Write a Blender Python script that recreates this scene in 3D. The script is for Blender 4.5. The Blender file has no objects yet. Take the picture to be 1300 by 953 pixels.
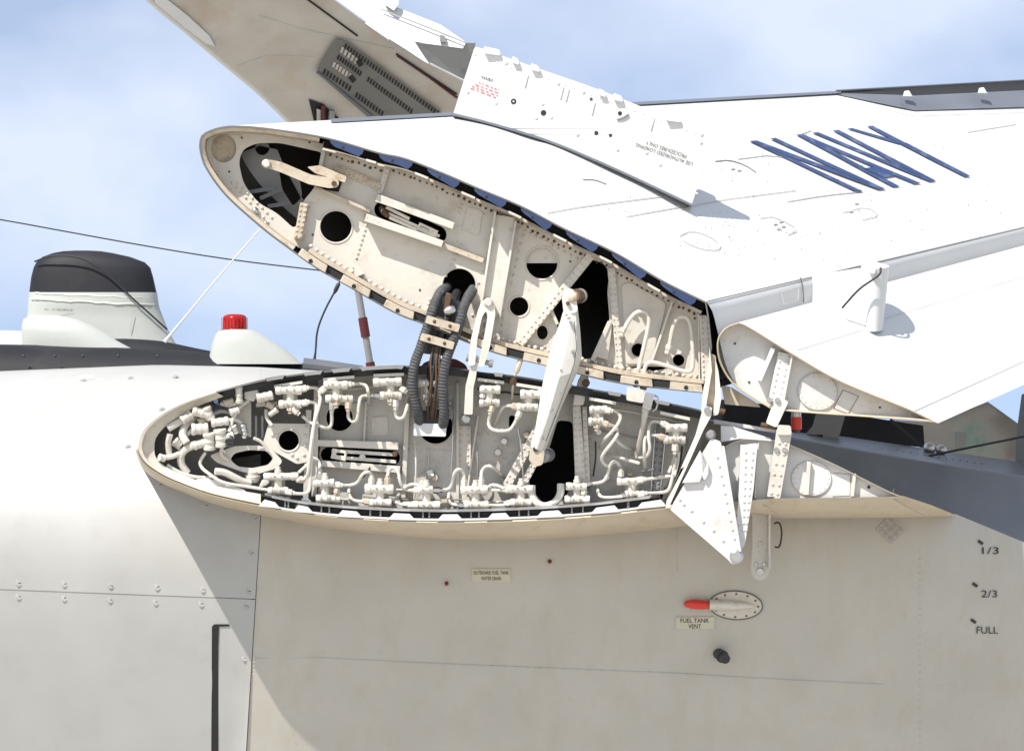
import bpy, bmesh, math, random
from mathutils import Vector, Matrix
from mathutils.geometry import tessellate_polygon
random.seed(7)
SC = bpy.context.scene
COL = SC.collection
# ------------------------------------------------------------------ camera, sky, sun, exposure
U = 0.0025                 # metres per design unit (one design unit = one pixel of the photo at the fold plane)
DP = 4800.0                # camera distance to the fold plane in design units (12 m)
PITCH = math.radians(14)
CAM = Vector((0, 0, 1.6))
ROT = Matrix.Rotation(PITCH, 3, 'X')
cam = bpy.data.cameras.new('camera'); co = bpy.data.objects.new('camera', cam); COL.objects.link(co)
cam.sensor_width = 36; cam.lens = 36*DP/1300; cam.clip_end = 20000
co.location = CAM; co.rotation_euler = (math.radians(90)+PITCH, 0, 0)
SC.camera = co
SUN_D = (ROT @ Vector((0.40, 0.45, -0.82))).normalized()
to_sun = -SUN_D
elev = math.asin(to_sun.z); azim = math.atan2(to_sun.x, to_sun.y)
sl = bpy.data.lights.new('sun', 'SUN'); so = bpy.data.objects.new('sun', sl); COL.objects.link(so)
sl.energy = 4.6; sl.angle = math.radians(0.53); sl.color = (1.0, 0.955, 0.88)
so.rotation_euler = SUN_D.to_track_quat('-Z', 'Y').to_euler(); so.location = (-10, -10, 20)
w = bpy.data.worlds.new('World'); SC.world = w; w.use_nodes = True
nt = w.node_tree; N = nt.nodes; L = nt.links
for n in list(N): N.remove(n)
out = N.new('ShaderNodeOutputWorld'); bg = N.new('ShaderNodeBackground'); L.new(bg.outputs[0], out.inputs[0])
sky = N.new('ShaderNodeTexSky'); sky.sky_type = 'NISHITA'; sky.sun_disc = False
sky.sun_elevation = elev; sky.sun_rotation = azim; sky.altitude = 0; sky.air_density = 1.0; sky.dust_density = 0.3; sky.ozone_density = 3.0
tc = N.new('ShaderNodeTexCoord'); mp = N.new('ShaderNodeMapping'); mp.inputs['Scale'].default_value = (9, 9, 14); mp.inputs['Location'].default_value = (1.55, 0.1, 0.1)
L.new(tc.outputs['Generated'], mp.inputs[0])
nz = N.new('ShaderNodeTexNoise'); nz.inputs['Scale'].default_value = 1.0; nz.inputs['Detail'].default_value = 5; nz.inputs['Roughness'].default_value = 0.48
L.new(mp.outputs[0], nz.inputs[0])
rp = N.new('ShaderNodeValToRGB'); rp.color_ramp.elements[0].position = 0.43; rp.color_ramp.elements[1].position = 0.66
rp.color_ramp.elements[0].color = (0.32, 0.32, 0.32, 1)
rp.color_ramp.elements[1].color = (0.75, 0.75, 0.75, 1)
L.new(nz.outputs[0], rp.inputs[0])
mx = N.new('ShaderNodeMix'); mx.data_type = 'RGBA'; mx.inputs[7].default_value = (6.2, 6.6, 7.6, 1)
L.new(rp.outputs[0], mx.inputs[0]); L.new(sky.outputs[0], mx.inputs[6]); L.new(mx.outputs[2], bg.inputs[0])
bg.inputs[1].default_value = 0.10
vs = SC.view_settings; vs.view_transform = 'Standard'; vs.look = 'None'; vs.exposure = 0.62; vs.gamma = 1.0; vs.use_curve_mapping = False

# ------------------------------------------------------------------ materials
M = {}
def mat(name, base, rough=0.5, metal=0.0, var=0.06, stain=None, amount=0.0, sscale=6.0, stretch=1.0, fine=0.0, bump=0.0, bscale=120, spec=0.5, thr=0.55, coat=0.0):
    m = bpy.data.materials.new(name); m.use_nodes = True; M[name] = m
    t = m.node_tree; n = t.nodes; l = t.links; b = n['Principled BSDF']
    b.inputs['Roughness'].default_value = rough; b.inputs['Metallic'].default_value = metal
    b.inputs['Specular IOR Level'].default_value = spec; b.inputs['Coat Weight'].default_value = coat
    g = n.new('ShaderNodeNewGeometry')
    n1 = n.new('ShaderNodeTexNoise'); n1.inputs['Scale'].default_value = 4.5; n1.inputs['Detail'].default_value = 6; l.new(g.outputs['Position'], n1.inputs[0])
    r1 = n.new('ShaderNodeMapRange'); r1.inputs[1].default_value = 0.3; r1.inputs[2].default_value = 0.7; r1.inputs[3].default_value = 1-var; r1.inputs[4].default_value = 1+var*0.6
    l.new(n1.outputs[0], r1.inputs[0])
    h = n.new('ShaderNodeMix'); h.data_type = 'RGBA'; h.blend_type = 'MULTIPLY'; h.inputs[0].default_value = 1
    h.inputs[6].default_value = (*base, 1); l.new(r1.outputs[0], h.inputs[7]); cur = h.outputs[2]
    if stain:
        mpg = n.new('ShaderNodeMapping'); mpg.inputs['Scale'].default_value = (1, 1, 1/stretch); l.new(g.outputs['Position'], mpg.inputs[0])
        n2 = n.new('ShaderNodeTexNoise'); n2.inputs['Scale'].default_value = sscale; n2.inputs['Detail'].default_value = 8; n2.inputs['Roughness'].default_value = 0.65; l.new(mpg.outputs[0], n2.inputs[0])
        r2 = n.new('ShaderNodeMapRange'); r2.inputs[1].default_value = thr; r2.inputs[2].default_value = thr+0.22; r2.inputs[3].default_value = 0; r2.inputs[4].default_value = amount; l.new(n2.outputs[0], r2.inputs[0])
        s = n.new('ShaderNodeMix'); s.data_type = 'RGBA'; l.new(r2.outputs[0], s.inputs[0]); l.new(cur, s.inputs[6]); s.inputs[7].default_value = (*stain, 1); cur = s.outputs[2]
    if fine:
        n3 = n.new('ShaderNodeTexNoise'); n3.inputs['Scale'].default_value = 55; n3.inputs['Detail'].default_value = 6; n3.inputs['Roughness'].default_value = 0.7; l.new(g.outputs['Position'], n3.inputs[0])
        r3 = n.new('ShaderNodeMapRange'); r3.inputs[1].default_value = 0.58; r3.inputs[2].default_value = 0.75; r3.inputs[3].default_value = 0; r3.inputs[4].default_value = fine; l.new(n3.outputs[0], r3.inputs[0])
        s = n.new('ShaderNodeMix'); s.data_type = 'RGBA'; l.new(r3.outputs[0], s.inputs[0]); l.new(cur, s.inputs[6]); s.inputs[7].default_value = (0.20, 0.13, 0.07, 1); cur = s.outputs[2]
    l.new(cur, b.inputs['Base Color'])
    rr = n.new('ShaderNodeMapRange'); rr.inputs[3].default_value = max(0.03, rough-0.08); rr.inputs[4].default_value = min(1, rough+0.10); l.new(n1.outputs[0], rr.inputs[0]); l.new(rr.outputs[0], b.inputs['Roughness'])
    if bump:
        n4 = n.new('ShaderNodeTexNoise'); n4.inputs['Scale'].default_value = bscale; n4.inputs['Detail'].default_value = 3; l.new(g.outputs['Position'], n4.inputs[0])
        bp = n.new('ShaderNodeBump'); bp.inputs['Strength'].default_value = bump; bp.inputs['Distance'].default_value = 0.004; l.new(n4.outputs[0], bp.inputs['Height']); l.new(bp.outputs[0], b.inputs['Normal'])
    return m
mat('white', (0.60, 0.60, 0.597), 0.42, var=0.05, stain=(0.55, 0.53, 0.49), amount=0.45, sscale=9, thr=0.58)
mat('white_part', (0.60, 0.595, 0.585), 0.4, var=0.09, stain=(0.42, 0.36, 0.28), amount=0.6, sscale=16, fine=0.3, thr=0.55, bump=0.04)
mat('perforated', (0.15, 0.145, 0.13), 0.5, var=0.15, stain=(0.08, 0.075, 0.07), amount=0.6, sscale=12)
mat('cream', (0.57, 0.535, 0.48), 0.45, var=0.10, stain=(0.36, 0.28, 0.19), amount=0.6, sscale=14, fine=0.45, bump=0.05)
mat('cream_dirty', (0.50, 0.43, 0.34), 0.55, var=0.12, stain=(0.26, 0.17, 0.09), amount=0.75, sscale=26, fine=0.7, bump=0.1, thr=0.5)
mat('fitting', (0.60, 0.57, 0.51), 0.26, var=0.16, stain=(0.26, 0.18, 0.11), amount=0.75, sscale=40, fine=0.3, thr=0.56)
mat('nacelle', (0.385, 0.382, 0.37), 0.44, var=0.05, stain=(0.31, 0.295, 0.27), amount=0.4, sscale=5, fine=0.10, bump=0.22, bscale=5, coat=0.05)
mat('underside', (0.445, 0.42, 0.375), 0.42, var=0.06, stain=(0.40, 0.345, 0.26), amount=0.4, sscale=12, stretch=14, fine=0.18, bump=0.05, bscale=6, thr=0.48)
mat('lip_pale', (0.56, 0.515, 0.44), 0.45, var=0.1, stain=(0.38, 0.30, 0.2), amount=0.6, sscale=18, fine=0.35, thr=0.52)
mat('web_shade', (0.50, 0.48, 0.445), 0.45, var=0.13, stain=(0.27, 0.21, 0.145), amount=0.6, sscale=13, fine=0.5, thr=0.53, bump=0.05)  # cream made greyer: the bay's shading is mixed into the colour
mat('tan', (0.50, 0.42, 0.31), 0.48, var=0.08, stain=(0.36, 0.26, 0.15), amount=0.6, sscale=16, fine=0.3, thr=0.52)
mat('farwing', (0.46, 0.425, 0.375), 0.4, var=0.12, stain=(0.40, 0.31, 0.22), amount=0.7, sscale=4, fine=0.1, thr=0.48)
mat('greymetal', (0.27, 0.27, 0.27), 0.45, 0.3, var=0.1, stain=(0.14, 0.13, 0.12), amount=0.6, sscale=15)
mat('black', (0.022, 0.023, 0.026), 0.5, var=0.2)
mat('void', (0.012, 0.012, 0.013), 0.8, var=0.2)  # near-black colour standing in for the shade of holes and gaps
mat('dark_paint', (0.016, 0.0165, 0.02), 0.6, var=0.2, stain=(0.035, 0.035, 0.038), amount=0.6, sscale=8, bump=0.04, spec=0.25)
mat('deck_side', (0.20, 0.215, 0.245), 0.4, var=0.15, stain=(0.26, 0.27, 0.29), amount=0.5, sscale=6, bump=0.06, bscale=8)
mat('deck_grey', (0.12, 0.13, 0.15), 0.35, var=0.15, stain=(0.13, 0.135, 0.14), amount=0.6, sscale=9)
mat('steel', (0.55, 0.55, 0.56), 0.28, 1.0, var=0.1, stain=(0.22, 0.18, 0.14), amount=0.6, sscale=35)
mat('chrome', (0.17, 0.21, 0.33), 0.22, 1.0, var=0.05, stain=(0.2, 0.19, 0.18), amount=0.6, sscale=45, thr=0.58)
mat('rust', (0.115, 0.066, 0.036), 0.55, 0.3, var=0.2, stain=(0.10, 0.05, 0.03), amount=0.8, sscale=60, thr=0.45, bump=0.3)
mat('strut_paint', (0.62, 0.60, 0.55), 0.38, var=0.05, stain=(0.50, 0.40, 0.25), amount=0.7, sscale=14, stretch=2.5, fine=0.35, thr=0.54)
mat('hose', (0.055, 0.056, 0.06), 0.7, var=0.2, stain=(0.15, 0.15, 0.15), amount=0.5, sscale=60, thr=0.5, bump=0.4)
mat('wire_brown', (0.10, 0.05, 0.025), 0.55, var=0.2)
mat('navy', (0.03, 0.055, 0.14), 0.5, var=0.2, stain=(0.22, 0.25, 0.34), amount=0.6, sscale=22, thr=0.52)
mat('ink', (0.02, 0.02, 0.025), 0.5, var=0.1)
mat('red_ink', (0.62, 0.05, 0.07), 0.5, var=0.1)
mat('red_paint', (0.62, 0.035, 0.02), 0.35, var=0.08)
mat('dark_red', (0.085, 0.010, 0.012), 0.5, var=0.15)
mat('sticker', (0.50, 0.465, 0.36), 0.5, var=0.08)
mat('seam', (0.13, 0.125, 0.12), 0.7, var=0.2)
mat('seam_light', (0.42, 0.41, 0.40), 0.7, var=0.2)
mat('antenna_grey', (0.42, 0.435, 0.41), 0.45, var=0.05, stain=(0.42, 0.43, 0.40), amount=0.4, sscale=9, fine=0.15)
mat('sealant', (0.50, 0.52, 0.46), 0.7, var=0.15, bump=0.5, bscale=90)
mat('interior_shade', (0.055, 0.05, 0.043), 0.7, var=0.2)  # dark colour carrying the shade inside the folded wing
mat('tarmac', (0.44, 0.42, 0.375), 0.85, var=0.1)
m = mat('beacon_glass', (0.45, 0.008, 0.006), 0.10, var=0.05); b = m.node_tree.nodes['Principled BSDF']; b.inputs['Transmission Weight'].default_value = 0.35
m = mat('canopy', (0.48, 0.43, 0.38), 0.14, var=0.4, stain=(0.12, 0.32, 0.26), amount=0.85, sscale=4.5, thr=0.5); b = m.node_tree.nodes['Principled BSDF']; b.inputs['Transmission Weight'].default_value = 0.08  # green patches put the pane's reflections into its colour

# ------------------------------------------------------------------ helpers
def P(px, py, d=0.0):
    k = (DP+d)/DP
    return CAM + ROT @ Vector(((px-650)*k*U, (DP+d)*U, (476.5-py)*k*U))
def dv(d, x, y): return d(x, y) if callable(d) else d
def chaikin(pts, it=2):
    for _ in range(it):
        o = [pts[0]]
        for a, b in zip(pts, pts[1:]):
            o.append(tuple(a[i]*.75+b[i]*.25 for i in range(len(a)))); o.append(tuple(a[i]*.25+b[i]*.75 for i in range(len(a))))
        o.append(pts[-1]); pts = o
    return pts
def spline(pts, n):
    """Catmull-Rom resample of a polyline to n points, even in arc length"""
    Q = [pts[0]]+list(pts)+[pts[-1]]; o = []
    for i in range(1, len(Q)-2):
        p0, p1, p2, p3 = Q[i-1:i+3]
        for s in range(12):
            t = s/12
            o.append(tuple(0.5*((2*p1[j])+(-p0[j]+p2[j])*t+(2*p0[j]-5*p1[j]+4*p2[j]-p3[j])*t*t+(-p0[j]+3*p1[j]-3*p2[j]+p3[j])*t**3) for j in range(len(p1))))
    o.append(tuple(pts[-1]))
    L_ = [0]
    for a, b in zip(o, o[1:]): L_.append(L_[-1]+math.dist(a, b))
    r = []; k = 0
    for i in range(n):
        s = L_[-1]*i/(n-1)
        while k < len(L_)-2 and L_[k+1] < s: k += 1
        t = (s-L_[k])/max(1e-9, L_[k+1]-L_[k])
        r.append(tuple(o[k][j]*(1-t)+o[k+1][j]*t for j in range(len(o[0]))))
    return r
def circ(cx, cy, r, n=28, ry=None, rot=0):
    ry = r if ry is None else ry; c, s = math.cos(rot), math.sin(rot)
    return [(cx+r*math.cos(a)*c-ry*math.sin(a)*s, cy+r*math.cos(a)*s+ry*math.sin(a)*c) for a in (2*math.pi*i/n for i in range(n))]
def capsule(x0, y0, x1, y1, r, n=9):
    a = math.atan2(y1-y0, x1-x0)
    return [(x1+r*math.cos(a-math.pi/2+math.pi*i/(n-1)), y1+r*math.sin(a-math.pi/2+math.pi*i/(n-1))) for i in range(n)] + \
           [(x0+r*math.cos(a+math.pi/2+math.pi*i/(n-1)), y0+r*math.sin(a+math.pi/2+math.pi*i/(n-1))) for i in range(n)]
def rbox(x0, y0, x1, y1, w):
    a = math.atan2(y1-y0, x1-x0); nx, ny = -math.sin(a)*w/2, math.cos(a)*w/2
    return [(x0+nx, y0+ny), (x1+nx, y1+ny), (x1-nx, y1-ny), (x0-nx, y0-ny)]
def taper(x0, y0, x1, y1, w0, w1):
    a = math.atan2(y1-y0, x1-x0); nx, ny = -math.sin(a)/2, math.cos(a)/2
    return [(x0+nx*w0, y0+ny*w0), (x1+nx*w1, y1+ny*w1), (x1-nx*w1, y1-ny*w1), (x0-nx*w0, y0-ny*w0)]
def roundpoly(pts, r=3, n=4):
    o = []
    for i in range(len(pts)):
        p, a, b = Vector(pts[i]), Vector(pts[i-1]), Vector(pts[(i+1) % len(pts)])
        u, v = (a-p), (b-p); rr = min(r, u.length*.45, v.length*.45); u.normalize(); v.normalize()
        s, e = p+u*rr, p+v*rr
        for k in range(n+1):
            t = k/n; q = s*(1-t)**2+p*2*t*(1-t)+e*t*t; o.append((q.x, q.y))
    return o
def area2(o): return sum(a[0]*b[1]-b[0]*a[1] for a, b in zip(o, o[1:]+o[:1]))/2
def inset(o, k):
    s = 1 if area2(o) > 0 else -1; r = []; n = len(o)
    for i in range(n):
        a, p, b = Vector(o[i-1]), Vector(o[i]), Vector(o[(i+1) % n])
        u = (p-a); v = (b-p)
        if u.length < 1e-6 or v.length < 1e-6: r.append((p.x, p.y)); continue
        u.normalize(); v.normalize(); nn = Vector((-(u.y+v.y), u.x+v.x))
        if nn.length < 1e-6: nn = Vector((-u.y, u.x))
        nn.normalize(); c = max(0.35, nn.dot(Vector((-u.y, u.x))))
        q = p+nn*s*k/c; r.append((q.x, q.y))
    return r
class MB:
    def __init__(s): s.v = []; s.f = []
    def prism(s, o, d0, d1, holes=(), back=True):
        loops = [list(o)]+[list(h) for h in holes]
        tris = tessellate_polygon([[Vector((x, y, 0)) for x, y in l] for l in loops])
        flat = [p for l in loops for p in l]; n = len(flat); b = len(s.v)
        s.v += [P(x, y, dv(d0, x, y)) for x, y in flat]+[P(x, y, dv(d1, x, y)) for x, y in flat]
        for t in tris:
            s.f.append(tuple(b+i for i in t))
            if back: s.f.append(tuple(b+n+i for i in reversed(t)))
        k = 0
        for l in loops:
            m = len(l)
            for i in range(m):
                j = (i+1) % m; s.f.append((b+k+i, b+k+j, b+n+k+j, b+n+k+i))
            k += m
        return s
    def flat(s, o, d):
        tris = tessellate_polygon([[Vector((x, y, 0)) for x, y in o]]); b = len(s.v)
        s.v += [P(x, y, dv(d, x, y)) for x, y in o]; s.f += [tuple(b+i for i in t) for t in tris]; return s
    def grid(s, rows, closed=False):
        b = len(s.v); n = len(rows[0])
        for r in rows: s.v += [p if isinstance(p, Vector) else P(*p) for p in r]
        for i in range(len(rows)-1):
            for j in range(n if closed else n-1):
                k = (j+1) % n; s.f.append((b+i*n+j, b+i*n+k, b+(i+1)*n+k, b+(i+1)*n+j))
        return s
    def strip(s, a, bb, da, db): return s.grid([[(x, y, dv(da, x, y)) for x, y in a], [(x, y, dv(db, x, y)) for x, y in bb]])
    def lathe(s, p0, p1, prof, seg=14, world=False):
        """prof: (fraction along the axis, radius in design units)"""
        a = p0 if world else P(*p0); c = p1 if world else P(*p1); ax = c-a
        z = ax.normalized(); x = z.orthogonal().normalized(); y = z.cross(x); b = len(s.v)
        for t, r in prof:
            for i in range(seg):
                g = 2*math.pi*i/seg; s.v.append(a+ax*t+(x*math.cos(g)+y*math.sin(g))*r*U)
        for k in range(len(prof)-1):
            for i in range(seg):
                j = (i+1) % seg; s.f.append((b+k*seg+i, b+k*seg+j, b+(k+1)*seg+j, b+(k+1)*seg+i))
        s.f.append(tuple(b+i for i in range(seg))); e = b+(len(prof)-1)*seg; s.f.append(tuple(e+i for i in range(seg)))
        return s
    def cyl(s, p0, p1, r, r1=None, seg=14): return s.lathe(p0, p1, [(0, r), (1, r if r1 is None else r1)], seg)
    def tube(s, pts, r, seg=8, it=2, ridge=0):
        pts = chaikin([tuple(p) if len(p) == 3 else (*p, 0) for p in pts], it) if it else pts
        if ridge: pts = spline(pts, ridge)
        W = [P(*p) for p in pts]; b = len(s.v); x = None; n = len(W)
        for i in range(n):
            z = (W[min(i+1, n-1)]-W[max(i-1, 0)]).normalized()
            x = (x-z*x.dot(z)).normalized() if x else z.orthogonal().normalized()
            y = z.cross(x); rr = r(i/(n-1)) if callable(r) else r
            if ridge: rr *= (1.0 if i % 2 else 0.87)*(1+0.03*math.sin(i*0.37))
            for k in range(seg):
                g = 2*math.pi*k/seg; s.v.append(W[i]+(x*math.cos(g)+y*math.sin(g))*rr*U)
        for i in range(n-1):
            for k in range(seg):
                j = (k+1) % seg; s.f.append((b+i*seg+k, b+i*seg+j, b+(i+1)*seg+j, b+(i+1)*seg+k))
        s.f.append(tuple(b+k for k in range(seg))); s.f.append(tuple(b+(n-1)*seg+k for k in range(seg)))
        return s
    def dome(s, px, py, d, r, h=None, seg=8):
        h = r*0.7 if h is None else h
        c = P(px, py, d); f = (CAM-c).normalized(); x = f.orthogonal().normalized(); y = f.cross(x); b = len(s.v)
        for rr, hh in ((1, 0), (0.8, 0.6), (0.42, 0.92)):
            for i in range(seg):
                g = 2*math.pi*i/seg; s.v.append(c+(x*math.cos(g)+y*math.sin(g))*r*rr*U+f*h*hh*U)
        s.v.append(c+f*h*U)
        for k in range(2):
            for i in range(seg):
                j = (i+1) % seg; s.f.append((b+k*seg+i, b+k*seg+j, b+(k+1)*seg+j, b+(k+1)*seg+i))
        for i in range(seg): s.f.append((b+2*seg+i, b+2*seg+(i+1) % seg, b+3*seg))
        return s
    def build(s, name, material, parent=None, bevel=0.0, angle=35, flat=False, kind=None, label=None, base=None):
        me = bpy.data.meshes.new(name)
        if base is None:
            lo = Vector((min(v[i] for v in s.v) for i in range(3))); hi = Vector((max(v[i] for v in s.v) for i in range(3)))
            base = Vector(((lo.x+hi.x)/2, (lo.y+hi.y)/2, lo.z))
        me.from_pydata([v-base for v in s.v], [], s.f)
        bm = bmesh.new(); bm.from_mesh(me); bmesh.ops.remove_doubles(bm, verts=bm.verts, dist=1e-5)
        bmesh.ops.recalc_face_normals(bm, faces=bm.faces); bm.to_mesh(me); bm.free()
        me.materials.append(M[material])
        if not flat: me.shade_smooth(); me.set_sharp_from_angle(angle=math.radians(angle))
        o = bpy.data.objects.new(name, me); COL.objects.link(o); o['wl'] = list(base)
        if parent: o.parent = parent; o.location = base-Vector(parent['wl'])
        else: o.location = base
        if bevel:
            bv = o.modifiers.new('bevel', 'BEVEL'); bv.width = bevel*U; bv.segments = 2; bv.limit_method = 'ANGLE'; bv.angle_limit = math.radians(45); bv.harden_normals = False
        if kind: o['kind'] = kind
        if label: o['label'] = label
        return o
def thing(name, label, cat, px, py, d=0, group=None):
    o = bpy.data.objects.new(name, None); COL.objects.link(o); o.location = P(px, py, d); o['wl'] = list(o.location)
    o.empty_display_size = 0.05; o['label'] = label; o['category'] = cat
    if group: o['group'] = group
    return o
def lettering(txt, org, ex, ey, d, material, parent, name='lettering'):
    """text fitted from org along ex (whole width) and ey (cap height); d is a depth or a depth function"""
    cu = bpy.data.curves.new('t', 'FONT'); cu.body = txt; cu.size = 1; cu.resolution_u = 3; cu.offset = 0.0
    ob = bpy.data.objects.new('t', cu); COL.objects.link(ob); bpy.context.view_layer.update()
    me = bpy.data.meshes.new_from_object(ob); bpy.data.objects.remove(ob)
    xs = [v.co.x for v in me.vertices]; ys = [v.co.y for v in me.vertices]; x0, x1, y0, y1 = min(xs), max(xs), min(ys), max(ys)
    B = MB()
    for v in me.vertices:
        u = (v.co.x-x0)/(x1-x0); t = (v.co.y-y0)/(y1-y0); x = org[0]+ex[0]*u+ey[0]*t; y = org[1]+ex[1]*u+ey[1]*t
        B.v.append(P(x, y, dv(d, x, y)))
    B.f = [tuple(p.vertices) for p in me.polygons]; bpy.data.meshes.remove(me)
    return B.build(name, material, parent, flat=True)
def seam(pts, d, parent, wd=1.0, material='seam', name='panel_seam', it=0):
    pts = chaikin(pts, it) if it else pts
    return MB().tube([(x, y, dv(d, x, y)) for x, y in pts], wd/2, 4, 0).build(name, material, parent)
def lerp(a, b, t): return tuple(a[i]*(1-t)+b[i]*t for i in range(len(a)))

# ------------------------------------------------------------------ ground
B = MB(); B.v = [Vector(p) for p in ((-4000, -4000, 0), (4000, -4000, 0), (4000, 4000, 0), (-4000, 4000, 0))]; B.f = [(0, 1, 2, 3)]
B.build('ground', 'tarmac', kind='structure', base=Vector((0, 0, 0)), flat=True)

# ------------------------------------------------------------------ engine nacelle and the stub wing underside (one flush surface, two things)
TOPL = [(-60, 475), (0, 471), (100, 467), (200, 463), (330, 466), (430, 472)]
def ytop(px):
    for a, b in zip(TOPL, TOPL[1:]):
        if px <= b[0]: return a[1]+(b[1]-a[1])*(px-a[0])/(b[0]-a[0])
    return 472
def S0(px): return 130+0.16*max(0, 331-px)
def S(px, py):
    if py < 700:
        yt = ytop(px); c = min(1, (700-py)/(700-yt)); return S0(px)+0.62*max(0, px-1130)**2/(max(0, px-1130)+70)+300*(1-math.sqrt(1-c*c))
    s = py-700; return S0(px)+0.62*max(0, px-1130)**2/(max(0, px-1130)+70)+0.34*(s-60*(1-math.exp(-s/60)))
nac = thing('engine_nacelle', 'smooth grey-white nacelle skin with slotted screws left of the open wing stub', 'nacelle', 120, 980, 150)
def nac_rows(xs, ymax):
    rows = []
    for i in range(-8, 37):
        a = math.radians(i*2.5); r = []
        for x in xs:
            yt = ytop(x); py = 700-(700-yt)*math.cos(a); r.append((x, min(py, ymax), S0(x)+300*(1-math.sin(a))))
        if r[0][1] > ymax: break
        rows.append(r)
    return rows
xs = [-60+i*(390/20) for i in range(21)]
def seam_x(y): return 331.5-(y-649)*0.0615
rows = nac_rows(xs, 9999)
for y in [705+i*14.0 for i in range(26)]: rows.append([(x, y, S(x, y)) for x in xs])
# the lower rows end at the slanted panel seam; the upper panel and lower panel are divided by a horizontal joint
def hj(x): return 747.7+12.3*max(0, x)/320.0
upper = []; lower = []
for r in rows:
    upper.append(r)
up = [[(x if x < 320 else seam_x(max(649, y)) - 0.6, y, d) for x, y, d in r] for r in rows if r[0][1] < 742]
up.append([(x if x < 320 else seam_x(hj(x))-0.6, hj(x)-0.5, S(x, hj(x))) for x in xs])
MB().grid(up).build('upper_panel', 'nacelle', nac, angle=60)
lo = [[(x if x < 320 else seam_x(hj(x))-0.6, hj(x)+0.5, S(x, hj(x))) for x in xs]]
lo += [[(x if x < 320 else seam_x(y)-0.6, y, S(x, y)) for x in xs] for y in [768+i*14.0 for i in range(20)]]
MB().grid(lo).build('lower_panel', 'nacelle', nac, angle=60)
MB().grid([[(x, 700-(700-ytop(x))*math.cos(math.radians(a)), S0(x)+300*(1-math.sin(math.radians(a)))) for x in (331, 350, 380, 405, 430, 460)] for a in range(-20, 46, 5)]).build('top_panel', 'nacelle', nac, angle=60)
seam([(x, hj(x)) for x in range(-40, 321, 20)], lambda x, y: S(x, y)+0.6, nac, 2.0)
seam([(seam_x(y), y) for y in range(649, 1000, 12)], lambda x, y: S(x, y)+0.8, nac, 2.2)
scr = [(24, 740), (82, 741), (141, 743), (200, 745), (258, 748), (24, 757), (82, 759), (140, 761), (198, 764), (256, 766),
       (324, 658), (320, 702), (317, 750), (314, 769), (311, 835), (203, 615), (262, 641), (206, 521), (163, 568), (106, 484), (166, 481), (223, 480), (30, 850), (100, 905), (200, 915)]
for i, (x, y) in enumerate(scr[:22]):
    d = S(x, y); o = MB().lathe((x, y, d+1), (x, y, d-0.45), [(0, 3.7), (0.8, 3.7), (1, 3.4)], 14).build('screw', 'nacelle', nac)
    a = random.uniform(-0.6, 0.6); B = MB().prism(rbox(x-2.7*math.cos(a), y-2.7*math.sin(a), x+2.7*math.cos(a), y+2.7*math.sin(a), 1.0), d-0.6, d+0.5); B.build('slot', 'rust' if i % 3 == 0 else 'seam', o)
    MB().tube([(px, py, d-0.1) for px, py in circ(x, y, 4.0, 16)+[(x+4.0, y)]], 0.4, 4, 0).build('edge_ring', 'seam_light', o)
MB().grid([[(x, y, S(x, y)+7) for x in (300, 318, 336, 350)] for y in range(655, 1000, 15)]).build('seam_backing', 'seam', nac)
# black L-shaped gap beside the nacelle door
MB().prism([(269, 795), (272, 792), (291, 792), (291, 794.5), (278, 795), (277, 820), (277, 990), (268, 990)], lambda x, y: S(x, y)-1.2, lambda x, y: S(x, y)+8).build('door_gap', 'void', nac)
MB().prism(roundpoly([(100, 476), (120, 475), (120, 481), (100, 482)], 2), lambda x, y: S(x, y)-1.0, lambda x, y: S(x, y)+2).build('small_placard', 'seam_light', nac)

# ------------------------------------------------------------------ fixed stub wing
iw = thing('stub_wing', 'fixed wing stub with open fold rib full of white hydraulic fittings', 'wing', 560, 985, 60)
FT = [(173, 565), (176, 552), (183, 541), (206, 523), (236, 509), (273, 497), (331, 482), (382, 474), (454, 467), (519, 464), (575, 466), (611, 472), (650, 476), (688, 482), (743, 492), (800, 502), (877, 517), (903, 525)]
FB = [(174, 572), (183, 587), (206, 603), (236, 616), (271, 628), (331, 641), (380, 649), (449, 656), (550, 660), (650, 658), (750, 652), (845, 641)]
IT = [(196, 570), (199, 554), (216, 536), (246, 518), (284, 503), (331, 494), (382, 485), (454, 478), (519, 475), (575, 477), (611, 482), (650, 487), (688, 493), (743, 503), (800, 513), (877, 529), (893, 533)]
IB = [(199, 582), (212, 593), (236, 604), (271, 616), (331, 627), (380, 637), (449, 644), (550, 648), (650, 646), (750, 640), (838, 629)]
ft, fb, it_, ib = spline(FT, 90), spline(FB, 90), spline(IT, 90), spline(IB, 90)
FO = ft+[(897, 548), (878, 590)]+fb[::-1]
# shell behind the rim
B = MB(); n = 12
fo2 = FO
B.grid([[(x, y, 3) for x, y in fo2], [(x, y, 80) for x, y in fo2], [(x, y, 190) for x, y in fo2]], closed=True)
B.build('outer_skin', 'white', iw)
MB().prism(inset(FO, 1.5), 176, 186).build('dark_rib_backing', 'void', iw)  # added dark backing; paints the shade seen through the rib openings
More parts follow.
